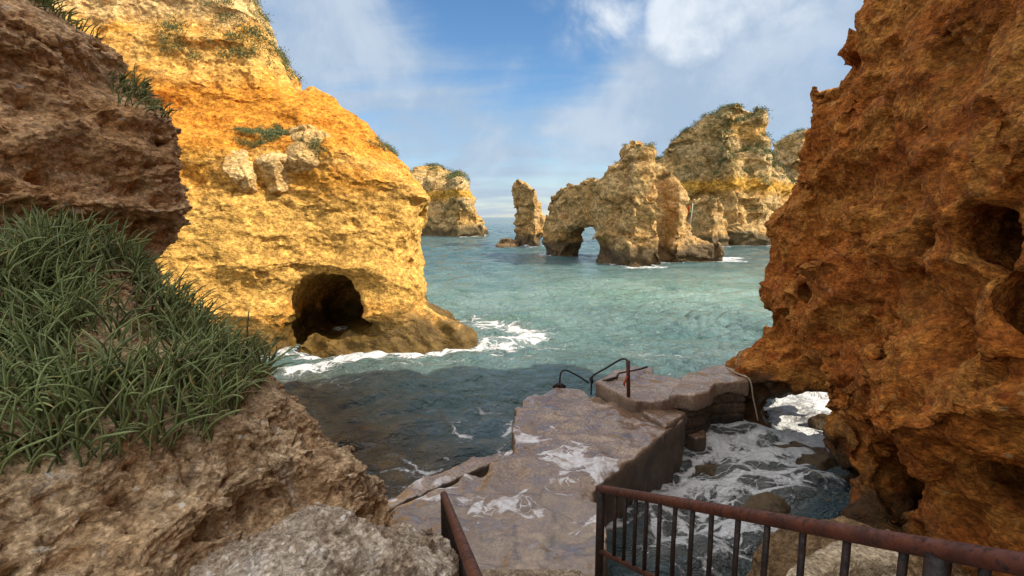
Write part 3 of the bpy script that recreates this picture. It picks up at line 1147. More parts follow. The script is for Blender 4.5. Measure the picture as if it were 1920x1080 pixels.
def pier_mat(name, base=0):
    m = Mat(name)
    n1 = m.noise(0.9, 5, 0.62, 0.5)
    n2 = m.noise(3.5, 6, 0.65, 0.4)
    n3 = m.noise(22, 5, 0.7)
    col = m.mix(m.step(n1, 0.35, 0.65), (0.225, 0.138, 0.085), (0.33, 0.228, 0.155))
    col = m.mix(m.math('MULTIPLY', m.step(n2, 0.52, 0.68), 0.7), col, (0.19, 0.145, 0.125))
    col = m.mix(m.math('MULTIPLY', m.step(n2, 0.46, 0.34), 0.6), col, (0.44, 0.31, 0.22))
    col = m.mix(1.0, col, m.mix(m.step(n3, 0.32, 0.68), (0.58, 0.57, 0.56), (1.28, 1.28, 1.28)), 'MULTIPLY')
    col = m.mix(1.0, col, m.mix(m.step(m.noise(60, 4, 0.7), 0.36, 0.64), (0.70, 0.69, 0.68), (1.22, 1.22, 1.22)), 'MULTIPLY')
    ag = m.N.new('ShaderNodeSeparateColor')
    m.L.new(m.voro(16, 'F1', 'Color'), ag.inputs[0])
    agd = m.voro(16)
    agf = m.math('MULTIPLY', m.math('MULTIPLY', m.step(ag.outputs[0], 0.6, 0.66), m.step(agd, 0.22, 0.36, 1.0, 0.0)), m.step(m.noise(1.7, 3, 0.6), 0.48, 0.62))
    col = m.mix(agf, col, m.mix(ag.outputs[1], (0.16, 0.12, 0.09), (0.55, 0.45, 0.34)))
    st2 = m.noise(1.4, 6, 0.7, 1.5)
    col = m.mix(m.step(st2, 0.56, 0.64, 0.0, 0.65), col, (0.115, 0.085, 0.07))
    rs = m.noise(0.8, 5, 0.65, 0.8)
    col = m.mix(m.step(rs, 0.60, 0.70, 0.0, 0.5), col, (0.36, 0.17, 0.085))
    sep = m.N.new('ShaderNodeSeparateXYZ')
    m.L.new(m.pos, sep.inputs[0])
    nz = m.N.new('ShaderNodeSeparateXYZ')
    m.L.new(m.geo.outputs['Normal'], nz.inputs[0])
    top = m.step(nz.outputs['Z'], 0.55, 0.85)
    # old stone paving showing through near the stairs
    wv = m.N.new('ShaderNodeVectorMath')
    wv.operation = 'MULTIPLY_ADD'
    tn = m.N.new('ShaderNodeTexNoise')
    tn.inputs['Scale'].default_value = 1.6
    tn.inputs['Detail'].default_value = 3
    m.L.new(m.pos, tn.inputs['Vector'])
    m.L.new(tn.outputs['Color'], wv.inputs[0])
    wv.inputs[1].default_value = (0.5, 0.5, 0)
    m.L.new(m.scaled((1, 1, 0)), wv.inputs[2])
    crack = m.voro(1.25, 'DISTANCE_TO_EDGE', 'Distance', wv.outputs[0])
    cellc = m.voro(1.25, 'F1', 'Color', wv.outputs[0])
    near = m.math('MULTIPLY', m.step(sep.outputs['Y'], 6.4, 7.4, 1.0, 0.0), top)
    cs = m.N.new('ShaderNodeSeparateColor')
    m.L.new(cellc, cs.inputs[0])
    pav = m.mix(cs.outputs[0], (0.24, 0.195, 0.155), (0.46, 0.35, 0.25))
    col = m.mix(m.math('MULTIPLY', near, 0.45), col, pav)
    joint = m.math('MULTIPLY', m.step(crack, 0.0, 0.05, 1.0, 0.0), near)
    col = m.mix(m.math('MULTIPLY', joint, m.step(n2, 0.40, 0.6, 0.0, 0.55)), col, (0.09, 0.068, 0.05))
    # green and black growth on the sides near the water
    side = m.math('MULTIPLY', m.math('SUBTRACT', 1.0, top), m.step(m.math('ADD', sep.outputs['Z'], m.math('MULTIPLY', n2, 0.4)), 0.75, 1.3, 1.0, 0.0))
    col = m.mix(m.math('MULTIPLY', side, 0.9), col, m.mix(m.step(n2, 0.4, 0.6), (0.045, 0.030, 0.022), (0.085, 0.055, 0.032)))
    # foam left on the flat top by the last wave
    area = m.step(m.noise(0.75, 3, 0.55, 0.0, m.scaled((1, 1, 0))), 0.40, 0.64)
    yb = m.math('MULTIPLY', m.step(sep.outputs['Y'], 5.0, 6.2), m.step(sep.outputs['Y'], 7.9, 9.6, 1.0, 0.15))
    fv = m.N.new('ShaderNodeVectorMath')
    fv.operation = 'MULTIPLY_ADD'
    fn_ = m.N.new('ShaderNodeTexNoise')
    fn_.inputs['Scale'].default_value = 1.1
    fn_.inputs['Detail'].default_value = 6
    m.L.new(m.pos, fn_.inputs['Vector'])
    m.L.new(fn_.outputs['Color'], fv.inputs[0])
    fv.inputs[1].default_value = (1.3, 1.3, 0)
    m.L.new(m.scaled((1, 1.2, 0)), fv.inputs[2])
    e1 = m.voro(1.6, 'DISTANCE_TO_EDGE', 'Distance', fv.outputs[0])
    e2 = m.voro(5.5, 'DISTANCE_TO_EDGE', 'Distance', fv.outputs[0])
    ee = m.math('MINIMUM', e1, m.math('ADD', m.math('MULTIPLY', e2, 1.2), 0.07))
    tw = m.math('SUBTRACT', m.math('MULTIPLY', m.math('MULTIPLY', area, yb), 0.27), 0.09)
    tw = m.math('ADD', tw, m.math('MULTIPLY', m.math('SUBTRACT', m.noise(2.2, 8, 0.72, 0.4), 0.5), 0.42))
    fo = m.math('MULTIPLY', m.math('MULTIPLY', m.step(m.math('SUBTRACT', tw, ee), -0.02, 0.05), m.step(yb, 0.02, 0.2)), top)
    col = m.mix(m.math('MULTIPLY', fo, m.step(m.noise(6, 6, 0.7, 0.5), 0.34, 0.6, 0.25, 0.9)), col, (0.80, 0.80, 0.82))
    pud = m.step(m.noise(0.7, 3, 0.5, 0.5), 0.36, 0.72)
    rough = m.mix(top, (0.6, 0.6, 0.6), m.mix(pud, (0.03, 0.03, 0.03), (0.16, 0.16, 0.16)))
    rough = m.mix(fo, rough, (0.8, 0.8, 0.8))
    n4 = m.noise(70, 4, 0.7)
    h = m.math('ADD', m.math('MULTIPLY', n2, 0.22), m.math('MULTIPLY', n3, 0.42))
    h = m.math('ADD', h, m.math('MULTIPLY', n4, 0.20))
    h = m.math('SUBTRACT', h, m.math('MULTIPLY', joint, 0.5))
    h = m.math('MULTIPLY', h, m.mix(top, (1.3, 1.3, 1.3), m.mix(pud, (0.10, 0.10, 0.10), (0.75, 0.75, 0.75))))
    nrm = m.bump(h, 0.7, 0.04)
    m.finish(col, 0.4, nrm, 0.7)
    m.L.new(rough, m.b.inputs['Roughness'])
    return m.m


M_CONC = pier_mat('wet_concrete')
M_MASON = rock_mat('dark_masonry', ((0.075, 0.052, 0.036), (0.11, 0.075, 0.05), (0.045, 0.034, 0.026)), 0.3, wet_z=0.5, wet_col=(0.03, 0.024, 0.018))


def zpoly(pts, z):
    return np.array([tuple(at_z(px, py, z))[:2] for px, py in pts], np.float32)


def slab(name, poly, z0, z1, parent, mat, noise=0.055, wl=0.4, h=0.045, seed=0, r=0.03, extra=None):
    lo = (poly[:, 0].min() - 0.3, poly[:, 1].min() - 0.3, z0 - 0.2)
    hi = (poly[:, 0].max() + 0.3, poly[:, 1].max() + 0.3, z1 + 0.3)

    def fn(X, Y, Z):
        f = smax(poly_sd(X, Y, poly), np.maximum(Z - z1, z0 - Z), r)
        return extra(f, X, Y, Z) if extra else f
    return rock(name, fn, lo, hi, h, mat, wl, noise, 3, 1.0, seed, 1, (('noise', 2.0, 0.03, 1.0, 5), ('pit', 5, 0.012, 1.0, 3), ('noise', 14.0, 0.018, 1.0, 5)), parent=parent)


PIER_Z = 0.8
pier = empty('pier', (1.6, 8, 0))
tag(pier, 'wet grey concrete pier with raised blocks at its far end, foam lying on its top', 'pier')
deck = zpoly([(966, 852), (963, 800), (968, 768), (988, 745), (1045, 727), (1085, 730), (1110, 742), (1195, 768), (1260, 766), (1286, 774), (1274, 792), (1190, 858), (1122, 912),
              (1132, 1000), (1150, 1180), (560, 1180), (720, 965)], PIER_Z)


def deck_extra(f, X, Y, Z):
    # gullies and shallow hollows worn into the top
    return f


slab('deck', deck, -0.7, PIER_Z, pier, M_CONC)
kerb = zpoly([(722, 958), (830, 908), (966, 848), (962, 838), (880, 862), (812, 892), (700, 946)], 0.62)
slab('side_ledge', kerb, -0.7, 0.62, pier, M_CONC, 0.04, 0.4, 0.05, 3)
ub = zpoly([(1118, 717), (1150, 701), (1186, 687), (1224, 689), (1234, 704), (1276, 711), (1322, 718), (1262, 748), (1240, 752), (1192, 753)], 1.05)
slab('raised_block', ub, -0.3, 1.05, pier, M_CONC, 0.045, 0.5, 0.05, 1)
wd = zpoly([(1190, 752), (1236, 751), (1287, 773), (1248, 799), (1206, 773)], 0.87)
slab('step_stone', wd, 0.2, 0.87, pier, M_CONC, 0.03, 0.5, 0.04, 5)
eb = zpoly([(1258, 742), (1275, 711), (1307, 690), (1352, 687), (1372, 690), (1402, 714), (1337, 720), (1328, 735), (1300, 742)], 1.15)
slab('end_block', eb, 0.86, 1.15, pier, M_CONC, 0.045, 0.5, 0.045, 2)
# masonry wall of rough stone blocks under the end block
mw = zpoly([(1262, 741), (1278, 713), (1309, 693), (1352, 690), (1370, 692), (1399, 714), (1337, 718), (1326, 733), (1300, 740)], 1.15)


def mason_extra(f, X, Y, Z):
    zz = np.abs(((Z + 0.05) / 0.24) % 1.0 - 0.5)
    row = np.floor((Z + 0.05) / 0.24)
    xx = np.abs((((X - 0.8 * Y) / 0.52 + 0.5 * (row % 2)) % 1.0) - 0.5)
    g = np.minimum((0.5 - zz) * 0.24, (0.5 - xx) * 0.52)
    return f + 0.05 * np.clip(1 - g / 0.035, 0, 1)


slab('masonry_wall', mw, -0.6, 0.92, pier, M_MASON, 0.02, 0.4, 0.03, 4, 0.04, mason_extra)
ft = zpoly([(1284, 812), (1290, 798), (1308, 792), (1322, 806), (1324, 818), (1306, 822)], 0.34)
fo = slab('footing_stone', ft, -0.5, 0.34, None, M_CONC, 0.03, 0.4, 0.035, 6)
tag(fo, 'small rounded stone block standing in the pool at the corner of the pier', 'stone')

# ------------------------------------------------------------------ stairs under the camera and the coping beside them
M_STONE = rock_mat('stair_stone', ((0.30, 0.235, 0.17), (0.36, 0.29, 0.21), (0.21, 0.16, 0.115)), 0.3)
st = empty('stairs', (0.3, 2.5, 0))
tag(st, 'worn stone stairs leading down to the concrete pier between the rusty railings', 'stairs')
NS = 13
for k in range(NS):
    y0 = 4.9 - k * 0.36
    z1 = PIER_Z + (k + 1) * 0.165
    bm = bmesh.new()
    xl, xr = -0.42 - 0.0 * k, 0.72 + 0.09 * k
    bmesh.ops.create_cube(bm, size=1, matrix=Matrix.Translation(((xl + xr) / 2, y0 - 0.3, z1 / 2)) @ Matrix.Diagonal((xr - xl, 0.6, z1, 1)))
    bmesh.ops.bevel(bm, geom=bm.edges, offset=0.02, segments=2, affect='EDGES')
    me = bpy.data.meshes.new('step')
    bm.to_mesh(me)
    bm.free()
    link('step', me, M_STONE, st)

M_COPE = rock_mat('pale_coping_stone', ((0.46, 0.38, 0.26), (0.52, 0.44, 0.31), (0.36, 0.28, 0.18)), 0.3)


cpoly = zpoly([(1466, 1086), (1500, 1042), (1560, 1012), (1640, 1001), (1692, 1022), (1700, 1046), (1610, 1046), (1540, 1078), (1510, 1110)], 2.3)
cope = slab('coping', cpoly, 1.2, 2.3, None, M_COPE, 0.03, 0.3, 0.035, 2, 0.08)
tag(cope, 'pale rounded stone coping behind the rusty railing at the lower right', 'coping')


def f_bank(X, Y, Z):
    f = capsule(X, Y, Z, (2.2, 4.8, -0.4), (3.7, 1.2, 0.6), 0.55, 1.2)
    f = smin(f, ell(X, Y, Z, (3.5, 4.6, 0.2), (1.2, 1.0, 1.25)), 0.4)
    return f


bank = rock('foot_rock', f_bank, (0.6, -0.4, -0.9), (5.3, 6.2, 2.6), 0.06, M_WET, 0.8, 0.16, 4, 1.3, 4, 1,
            (('ridge', 2.0, 0.07, 1.3, 4), ('knob', 6, 0.05, 1.3, 0), ('noise', 12.0, 0.05, 1.3, 4)))
tag(bank, 'rough brown rock behind the rusty railing at the foot of the rust brown cliff', 'rock')

# ------------------------------------------------------------------ railings


def rust_mat(name, a, b, c):
    m = Mat(name)
    n1 = m.noise(9, 6, 0.65, 0.4)
    n2 = m.noise(45, 5, 0.7)
    col = m.mix(m.step(n1, 0.36, 0.6), a, b)
    col = m.mix(m.step(n2, 0.52, 0.66), col, c)
    h = m.math('ADD', n1, m.math('MULTIPLY', n2, 0.5))
    m.finish(col, 0.5, m.bump(h, 0.6, 0.008), 0.5)
    m.L.new(m.step(n2, 0.35, 0.65, 0.45, 0.85), m.b.inputs['Roughness'])
    return m.m


M_RUST = rust_mat('rusty_red_brown_paint', (0.060, 0.015, 0.009), (0.115, 0.030, 0.013), (0.022, 0.009, 0.007))
M_RUSTB = rust_mat('dark_rusted_bar', (0.008, 0.006, 0.005), (0.026, 0.010, 0.006), (0.005, 0.004, 0.0035))


def cam_pt(px, py, d):
    """point at depth d along the camera axis"""
    a, b = (px - 960) / 960 * d, (py - 540) / 960 * d
    return Vector((a, CP * d - SP * b, CAM_H - SP * d - CP * b))


rail = empty('railing', cam_pt(1130, 917, 3.55) - Vector((0, 0, 1.05)))
tag(rail, 'long rusty red brown railing with dark upright bars, lower right', 'railing')
A, B = cam_pt(1124, 916, 3.6), cam_pt(1905, 1056, 1.2)
dirv = (B - A)
A0, B0 = A, A + dirv * 1.35
tube('handrail', [A0 + dirv * t for t in (-0.004, 0.0, 0.3, 0.6, 0.9, 1.2, 1.35)], 0.027, M_RUST, rail, 14)
LOW = 0.47
low0, low1 = A - Vector((0, 0, LOW)), A + dirv * 1.35 - Vector((0, 0, LOW + 0.02))
tube('lower_rail', [low0, (low0 + low1) / 2, low1], 0.018, M_RUST, rail, 10)
P0 = A + dirv * 0.012
tube('post', [P0 - Vector((0, 0, 0.01)), P0 - Vector((0, 0, 0.5)), P0 - Vector((0, 0, 1.1))], 0.030, M_RUSTB, rail, 10)
rng = random.Random(3)
for px in (1155, 1173, 1193, 1213, 1238, 1267, 1300, 1335, 1385, 1440, 1507, 1590, 1697, 1850):
    # where the upright meets the handrail
    a = (px - 960) / 960
    # solve along A + t*dir: x / depth = a
    def dep(p):
        return (p.y * CP - (p.z - CAM_H) * SP)
    t0, t1 = 0.0, 1.3
    for _ in range(40):
        tm = (t0 + t1) / 2
        p = A + dirv * tm
        if p.x / dep(p) < a:
            t0 = tm
        else:
            t1 = tm
    p = A + dirv * t0
    j = rng.uniform(-0.006, 0.006)
    tube('baluster', [p - Vector((0, 0, 0.012)), p + Vector((j, j, -0.25)), p - Vector((0, 0, LOW))], 0.0125, M_RUSTB, rail, 8)
pm = A + dirv * 0.93
tube('post', [pm - Vector((0, 0, 0.01)), pm - Vector((0, 0, 0.6)), pm - Vector((0, 0, 1.05))], 0.030, M_RUSTB, rail, 10)

LA, LB = cam_pt(832, 928, 3.6), cam_pt(893, 1088, 1.72)
ld = LB - LA
rail2 = empty('railing', LA - Vector((0, 0, 1.05)))
tag(rail2, 'short rusty railing seen nearly end on, beside the pale grey boulder', 'railing')
tube('handrail', [LA + ld * t for t in (-0.005, 0, 0.3, 0.6, 1.0, 1.3)], 0.025, M_RUST, rail2, 14)
tube('post', [LA + ld * 0.01 - Vector((0, 0, 0.01)), LA + ld * 0.01 - Vector((0, 0, 0.5)), LA + ld * 0.01 - Vector((0, 0, 1.1))], 0.024, M_RUSTB, rail2, 10)
tube('lower_rail', [LA - Vector((0, 0, LOW)), LA + ld * 0.6 - Vector((0, 0, LOW)), LA + ld * 1.3 - Vector((0, 0, LOW))], 0.018, M_RUST, rail2, 10)
for k in range(1, 15):
    p = LA + ld * (k * 0.088)
    tube('baluster', [p - Vector((0, 0, 0.012)), p - Vector((0, 0, 0.25)), p - Vector((0, 0, LOW))], 0.0125, M_RUSTB, rail2, 8)

# bent handles at the pier's far end
hoop = empty('ladder_handle', at_z(1045, 727, PIER_Z))
tag(hoop, 'low bent rusty rod handle on the far left corner of the pier', 'handrail')
h0 = at_z(1049, 727, PIER_Z)
yh = h0.y
hp = [h0, at_y(1050, 708, yh), at_y(1052, 699, yh + 0.02), at_y(1060, 694, yh + 0.05), at_y(1082, 704, yh + 0.1), at_y(1104, 718, yh + 0.15)]
tube('bent_rod', curve_pts(hp, 6), 0.019, M_RUSTB, hoop, 8)
bm = bmesh.new()
for j, (dx, dy) in enumerate(((-0.14, 0.02), (0.06, -0.05), (0.13, 0.06), (-0.05, -0.03))):
    tube_mesh(bm, [h0 + Vector((dx, dy, 0.0)), h0 + Vector((dx * 0.4, dy * 0.4, 0.07)), h0 + Vector((0, 0, 0.11))], [0.035, 0.03, 0.022], 7)
me = bpy.data.meshes.new('anchor')
bm.to_mesh(me)
bm.free()
link('anchor', me, M_RUSTB, hoop)

big = empty('handrail_frame', at_z(1178, 745, PIER_Z))
tag(big, 'taller rusty handrail with an upright square post and sloping rod on the raised block', 'handrail')
pb = at_z(1178, 746, 1.05)
yb = pb.y
tube('post', [at_y(1178.5, 748, yb), at_y(1178, 710, yb), at_y(1177.5, 676, yb)], 0.038, M_RUST, big, 4)
q = [at_y(1177, 679, yb), at_y(1172, 673, yb + 0.02), at_y(1160, 676, yb + 0.08), at_y(1135, 691, yb + 0.25), at_y(1115, 702, yb + 0.4), at_y(1110, 708, yb + 0.42)]
ql = at_z(1108, 740, PIER_Z)
q += [Vector((at_y(1109, 718, ql.y).x, ql.y, at_y(1109, 718, ql.y).z)), ql]
tube('sloping_rod', curve_pts(q, 6), 0.019, M_RUSTB, big, 8)
c = at_y(1109, 712, ql.y)
tube('clamp', [c + Vector((-0.03, 0, 0.06)), c, c + Vector((0.02, 0, -0.07))], [0.03, 0.045, 0.03], M_RUSTB, big, 7)

M_ORANGE = Mat('faded_orange_tape').finish((0.42, 0.075, 0.03), 0.6)
tp = at_y(1176, 705, yb - 0.05)
tape = tube('tape', [tp, tp + Vector((-0.03, -0.02, -0.07)), tp + Vector((-0.06, -0.02, -0.14)), tp + Vector((-0.055, -0.02, -0.2))], [0.03, 0.022, 0.026, 0.012], M_ORANGE, None, 5)
tag(tape, 'faded orange tape tied round the square post on the raised block', 'tape')
lb = [at_z(1130, 715, 1.08), at_z(1156, 708, 1.10), at_z(1160, 700, 1.15), at_z(1200, 692, 1.15), at_z(1213, 688, 1.16)]
bar = tube('loose_bar', lb, [0.03, 0.034, 0.02, 0.02, 0.026], M_RUSTB, None, 8)
tag(bar, 'loose rusty bar lying along the top of the raised block', 'bar')

# rope hanging over the end block
M_ROPE = Mat('weathered_rope').finish((0.36, 0.30, 0.22), 0.9)
ra = [at_z(1362, 689, 1.18), at_z(1378, 698, 1.2), at_z(1392, 704, 1.2), at_z(1404, 710, 1.2)]
yr = ra[-1].y - 0.06
ra += [at_y(1409, 722, yr), at_y(1412, 745, yr - 0.02), at_y(1417, 768, yr - 0.02), at_y(1421, 788, yr - 0.03)]
rope = tube('rope', curve_pts(ra, 6), 0.016, M_ROPE, None, 6)
tag(rope, 'weathered rope trailing over the masonry end block down to the pool', 'rope')
r2 = [at_y(1396, 655, 10.9), at_y(1384, 672, 10.9), at_y(1383, 688, 11.0), at_y(1392, 700, 10.9), at_z(1402, 708, 1.22)]
rope2 = tube('rope', curve_pts(r2, 6), 0.014, M_ROPE, None, 6)
tag(rope2, 'short looped rope hanging from the cliff above the end block', 'rope')

# flag on the shelf beside the small rock
M_POLE = Mat('pale_pole').finish((0.55, 0.5, 0.42), 0.6)
fp = empty('flag_pole', at_y(1293, 424, 79))
tag(fp, 'thin leaning pole with a small green and red flag before the small rounded rock', 'flag pole')
f0, f1 = at_y(1293.5, 428, 79), at_y(1299, 381, 79)
tube('pole', [f0, (f0 + f1) / 2, f1], 0.06, M_POLE, fp, 6)
for k, (colr, d0, d1) in enumerate((((0.05, 0.32, 0.08), 0.0, 0.42), ((0.62, 0.10, 0.03), 0.42, 1.0))):
    bm = bmesh.new()
    rows = []
    for i in range(7):
        u = d0 + (d1 - d0) * i / 6
        base = f1 + (f0 - f1) * 0.04
        col_ = []
        for j in range(4):
            p = base + (f0 - f1) * (0.30 * j / 3 + 0.08 * u) + Vector((-0.75 * u, 0.12 * math.sin(u * 7 + j), 0))
            col_.append(bm.verts.new(p))
        rows.append(col_)
    for r0, r1 in zip(rows, rows[1:]):
        for j in range(3):
            bm.faces.new((r0[j], r0[j + 1], r1[j + 1], r1[j])).smooth = True
    bmesh.ops.solidify(bm, geom=bm.faces[:], thickness=0.02)
    me = bpy.data.meshes.new('flag')
    bm.to_mesh(me)
    bm.free()
    o = link('flag', me, Mat('flag_cloth').finish(colr, 0.8), fp)
    o['label'] = 'green half of the flag' if k == 0 else 'red half of the flag'

# ------------------------------------------------------------------ water


def axis(start, stop, d0, flat, grow):
    out = [start]
    d = d0
    while out[-1] < stop:
        if abs(out[-1]) > flat:
            d *= grow
        out.append(out[-1] + d)
    return np.array(out)


def water():
    ys = [-12.0]
    while ys[-1] < 9000:
        y = ys[-1]
        if y < 6:
            d = 0.30 if y < 2 else 0.09
        elif y < 350:
            d = max(0.06, 0.0048 * y)
        else:
            d = 0.06 * (y - 330) + 1.5
        ys.append(y + d)
    ys = np.array(ys)
    xp = axis(0.0, 9000, 0.075, 8.5, 1.035)
    xs = np.concatenate([-xp[:0:-1], xp])
    X, Y = np.meshgrid(xs, ys, indexing='xy')
    X, Y = X.astype(np.float32), Y.astype(np.float32)
    rg = np.random.default_rng(11)
    Z = np.zeros_like(X)
    DX = np.zeros_like(X)
    DY = np.zeros_like(X)
    dist = np.sqrt(X * X + Y * Y)
    gx = np.gradient(xs)[None, :]
    gy = np.gradient(ys)[:, None]
    cell = np.maximum(gx, gy)
    WX = X + 0.9 * vnoise(X, Y, 0 * X, 0.23, 1) + 0.25 * vnoise(X, Y, 0 * X, 0.9, 2)
    WY = Y + 0.9 * vnoise(X, Y, 0 * X, 0.23, 3) + 0.25 * vnoise(X, Y, 0 * X, 0.9, 4)
    for i in range(34):
        wl = 7.0 * (0.42 / 7.0) ** (i / 33)
        th = R(-96) + rg.normal() * 0.62
        k = 2 * math.pi / wl
        a = 0.0190 * wl ** 0.64 * rg.uniform(0.6, 1.3)
        ph = rg.uniform(0, 6.28)
        fade = np.clip((wl / cell - 2.2) / 2.5, 0, 1)
        arg = k * (math.cos(th) * WX + math.sin(th) * WY) + ph
        s, c = np.sin(arg), np.cos(arg)
        if wl < 1.8:
            a = a * (1 + 0.7 * np.clip((34 - Y) / 12, 0, 1))
        Z += a * s * fade
        DX += -0.75 * a * c * math.cos(th) * fade
        DY += -0.75 * a * c * math.sin(th) * fade
    # chop
    Z += 0.03 * vnoise(X, Y, 0 * X, 1.3, 5) * np.clip((0.9 / cell - 2) / 2, 0, 1)
    lull = 0.75 + 0.5 * vnoise(X, Y, 0 * X, 0.08, 6)
    Z *= lull
    # distance to the rocks at the water line
    dsh = np.full(X.shape, 50, np.float32)
    for fn, lo, hi, amp in ROCKS:
        m = (X > lo[0] - 4) & (X < hi[0] + 4) & (Y > lo[1] - 4) & (Y < hi[1] + 4)
        if m.any():
            x, y = X[m], Y[m]
            dsh[m] = np.minimum(dsh[m], fn(x, y, np.zeros_like(x)))

    def near_line(pts, w):
        d = np.full(X.shape, 1e9, np.float32)
        P = [at_z(px, py, 0) for px, py in pts]
        for a, b in zip(P, P[1:]):
            ex, ey = b.x - a.x, b.y - a.y
            t = np.clip(((X - a.x) * ex + (Y - a.y) * ey) / (ex * ex + ey * ey), 0, 1)
            d = np.minimum(d, np.hypot(X - a.x - ex * t, Y - a.y - ey * t))
        return np.clip(1 - d / w, 0, 1)

    foam = 0.30 * np.clip(1 - np.abs(Y - 19) / 10, 0, 1) * np.clip(0.5 + 0.8 * vnoise(X, Y, 0 * X, 0.3, 2), 0, 1)
    sw = np.clip(Y / 50, 0.35, 1.6)
    foam = np.maximum(foam, 0.60 * np.clip(1 - dsh / (1.0 * sw), 0, 1))
    foam = np.maximum(foam, 0.82 * near_line([(560, 690), (640, 678), (720, 664), (800, 662), (870, 655)], 1.0) ** 0.7)
    foam = np.maximum(foam, 0.66 * near_line([(860, 655), (930, 645), (1000, 632), (960, 612), (890, 600)], 1.9))
    foam = np.maximum(foam, 0.34 * near_line([(600, 720), (760, 690), (900, 680), (1040, 660)], 2.4))
    foam = np.maximum(foam, 0.40 * near_line([(1180, 668), (1290, 672), (1380, 668)], 1.2))
    foam = np.maximum(foam, 0.80 * near_line([(1240, 492), (1380, 484)], 2.2))
    foam = np.maximum(foam, 0.75 * near_line([(880, 434), (905, 432)], 5))
    foam = np.maximum(foam, 0.42 * near_line([(830, 905), (930, 860), (958, 800)], 0.5))
    foam = np.maximum(foam, 0.36 * near_line([(730, 930), (850, 830), (930, 770)], 1.5))
    pool = zpoly([(1275, 850), (1330, 800), (1440, 800), (1500, 840), (1580, 900), (1480, 985), (1420, 1080), (1180, 1080), (1180, 930)], 0)
    dp = poly_sd(X, Y, pool)
    foam = np.maximum(foam, 0.60 * np.clip(0.5 - dp / 0.8, 0, 1))
    hz = zpoly([(1452, 850), (1452, 715), (1440, 690), (1900, 690), (1900, 760), (1600, 860)], 0)
    dh = poly_sd(X, Y, hz)
    foam = np.maximum(foam, 1.25 * np.clip(0.6 - dh / 0.7, 0, 1))
    # breaking water inside and behind the low arch is rougher
    rough = np.clip(0.6 - dh / 1.5, 0, 1) + 0.5 * np.clip(0.5 - dp, 0, 1)
    Z += rough * (0.10 * vnoise(X, Y, 0 * X, 1.1, 2) + 0.06 * vnoise(X, Y, 0 * X, 2.9, 3)) * np.clip((0.5 / cell - 1.5) / 2, 0, 1)
    Z += 0.05 * np.clip(foam, 0, 1) * vnoise(X, Y, 0 * X, 3.1, 7) * np.clip((0.5 / cell - 1.5) / 2, 0, 1)
    # shallow sand and rock under the water close in on the left
    shp = near_line([(560, 720), (640, 760), (720, 880), (740, 960)], 3.6)
    shallow = np.clip(1.35 * shp + 0.35 * vnoise(X, Y, 0 * X, 0.45, 0) - 0.25, 0, 1)
    shallow = np.maximum(shallow, np.clip(0.5 - dp / 0.8, 0, 1) * 0.7)
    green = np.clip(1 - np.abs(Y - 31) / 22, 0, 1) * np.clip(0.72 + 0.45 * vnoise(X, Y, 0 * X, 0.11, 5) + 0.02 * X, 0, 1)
    verts = np.stack([X + DX, Y + DY, Z], -1).reshape(-1, 3)
    ny, nx = X.shape
    ii = np.arange((ny - 1) * nx).reshape(ny - 1, nx)[:, :-1].ravel()
    faces = np.stack([ii, ii + 1, ii + nx + 1, ii + nx], 1)
    me = mesh_np('sea', verts, faces)
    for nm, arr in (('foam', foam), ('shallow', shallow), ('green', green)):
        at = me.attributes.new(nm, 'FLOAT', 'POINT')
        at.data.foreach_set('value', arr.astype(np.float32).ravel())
    return me


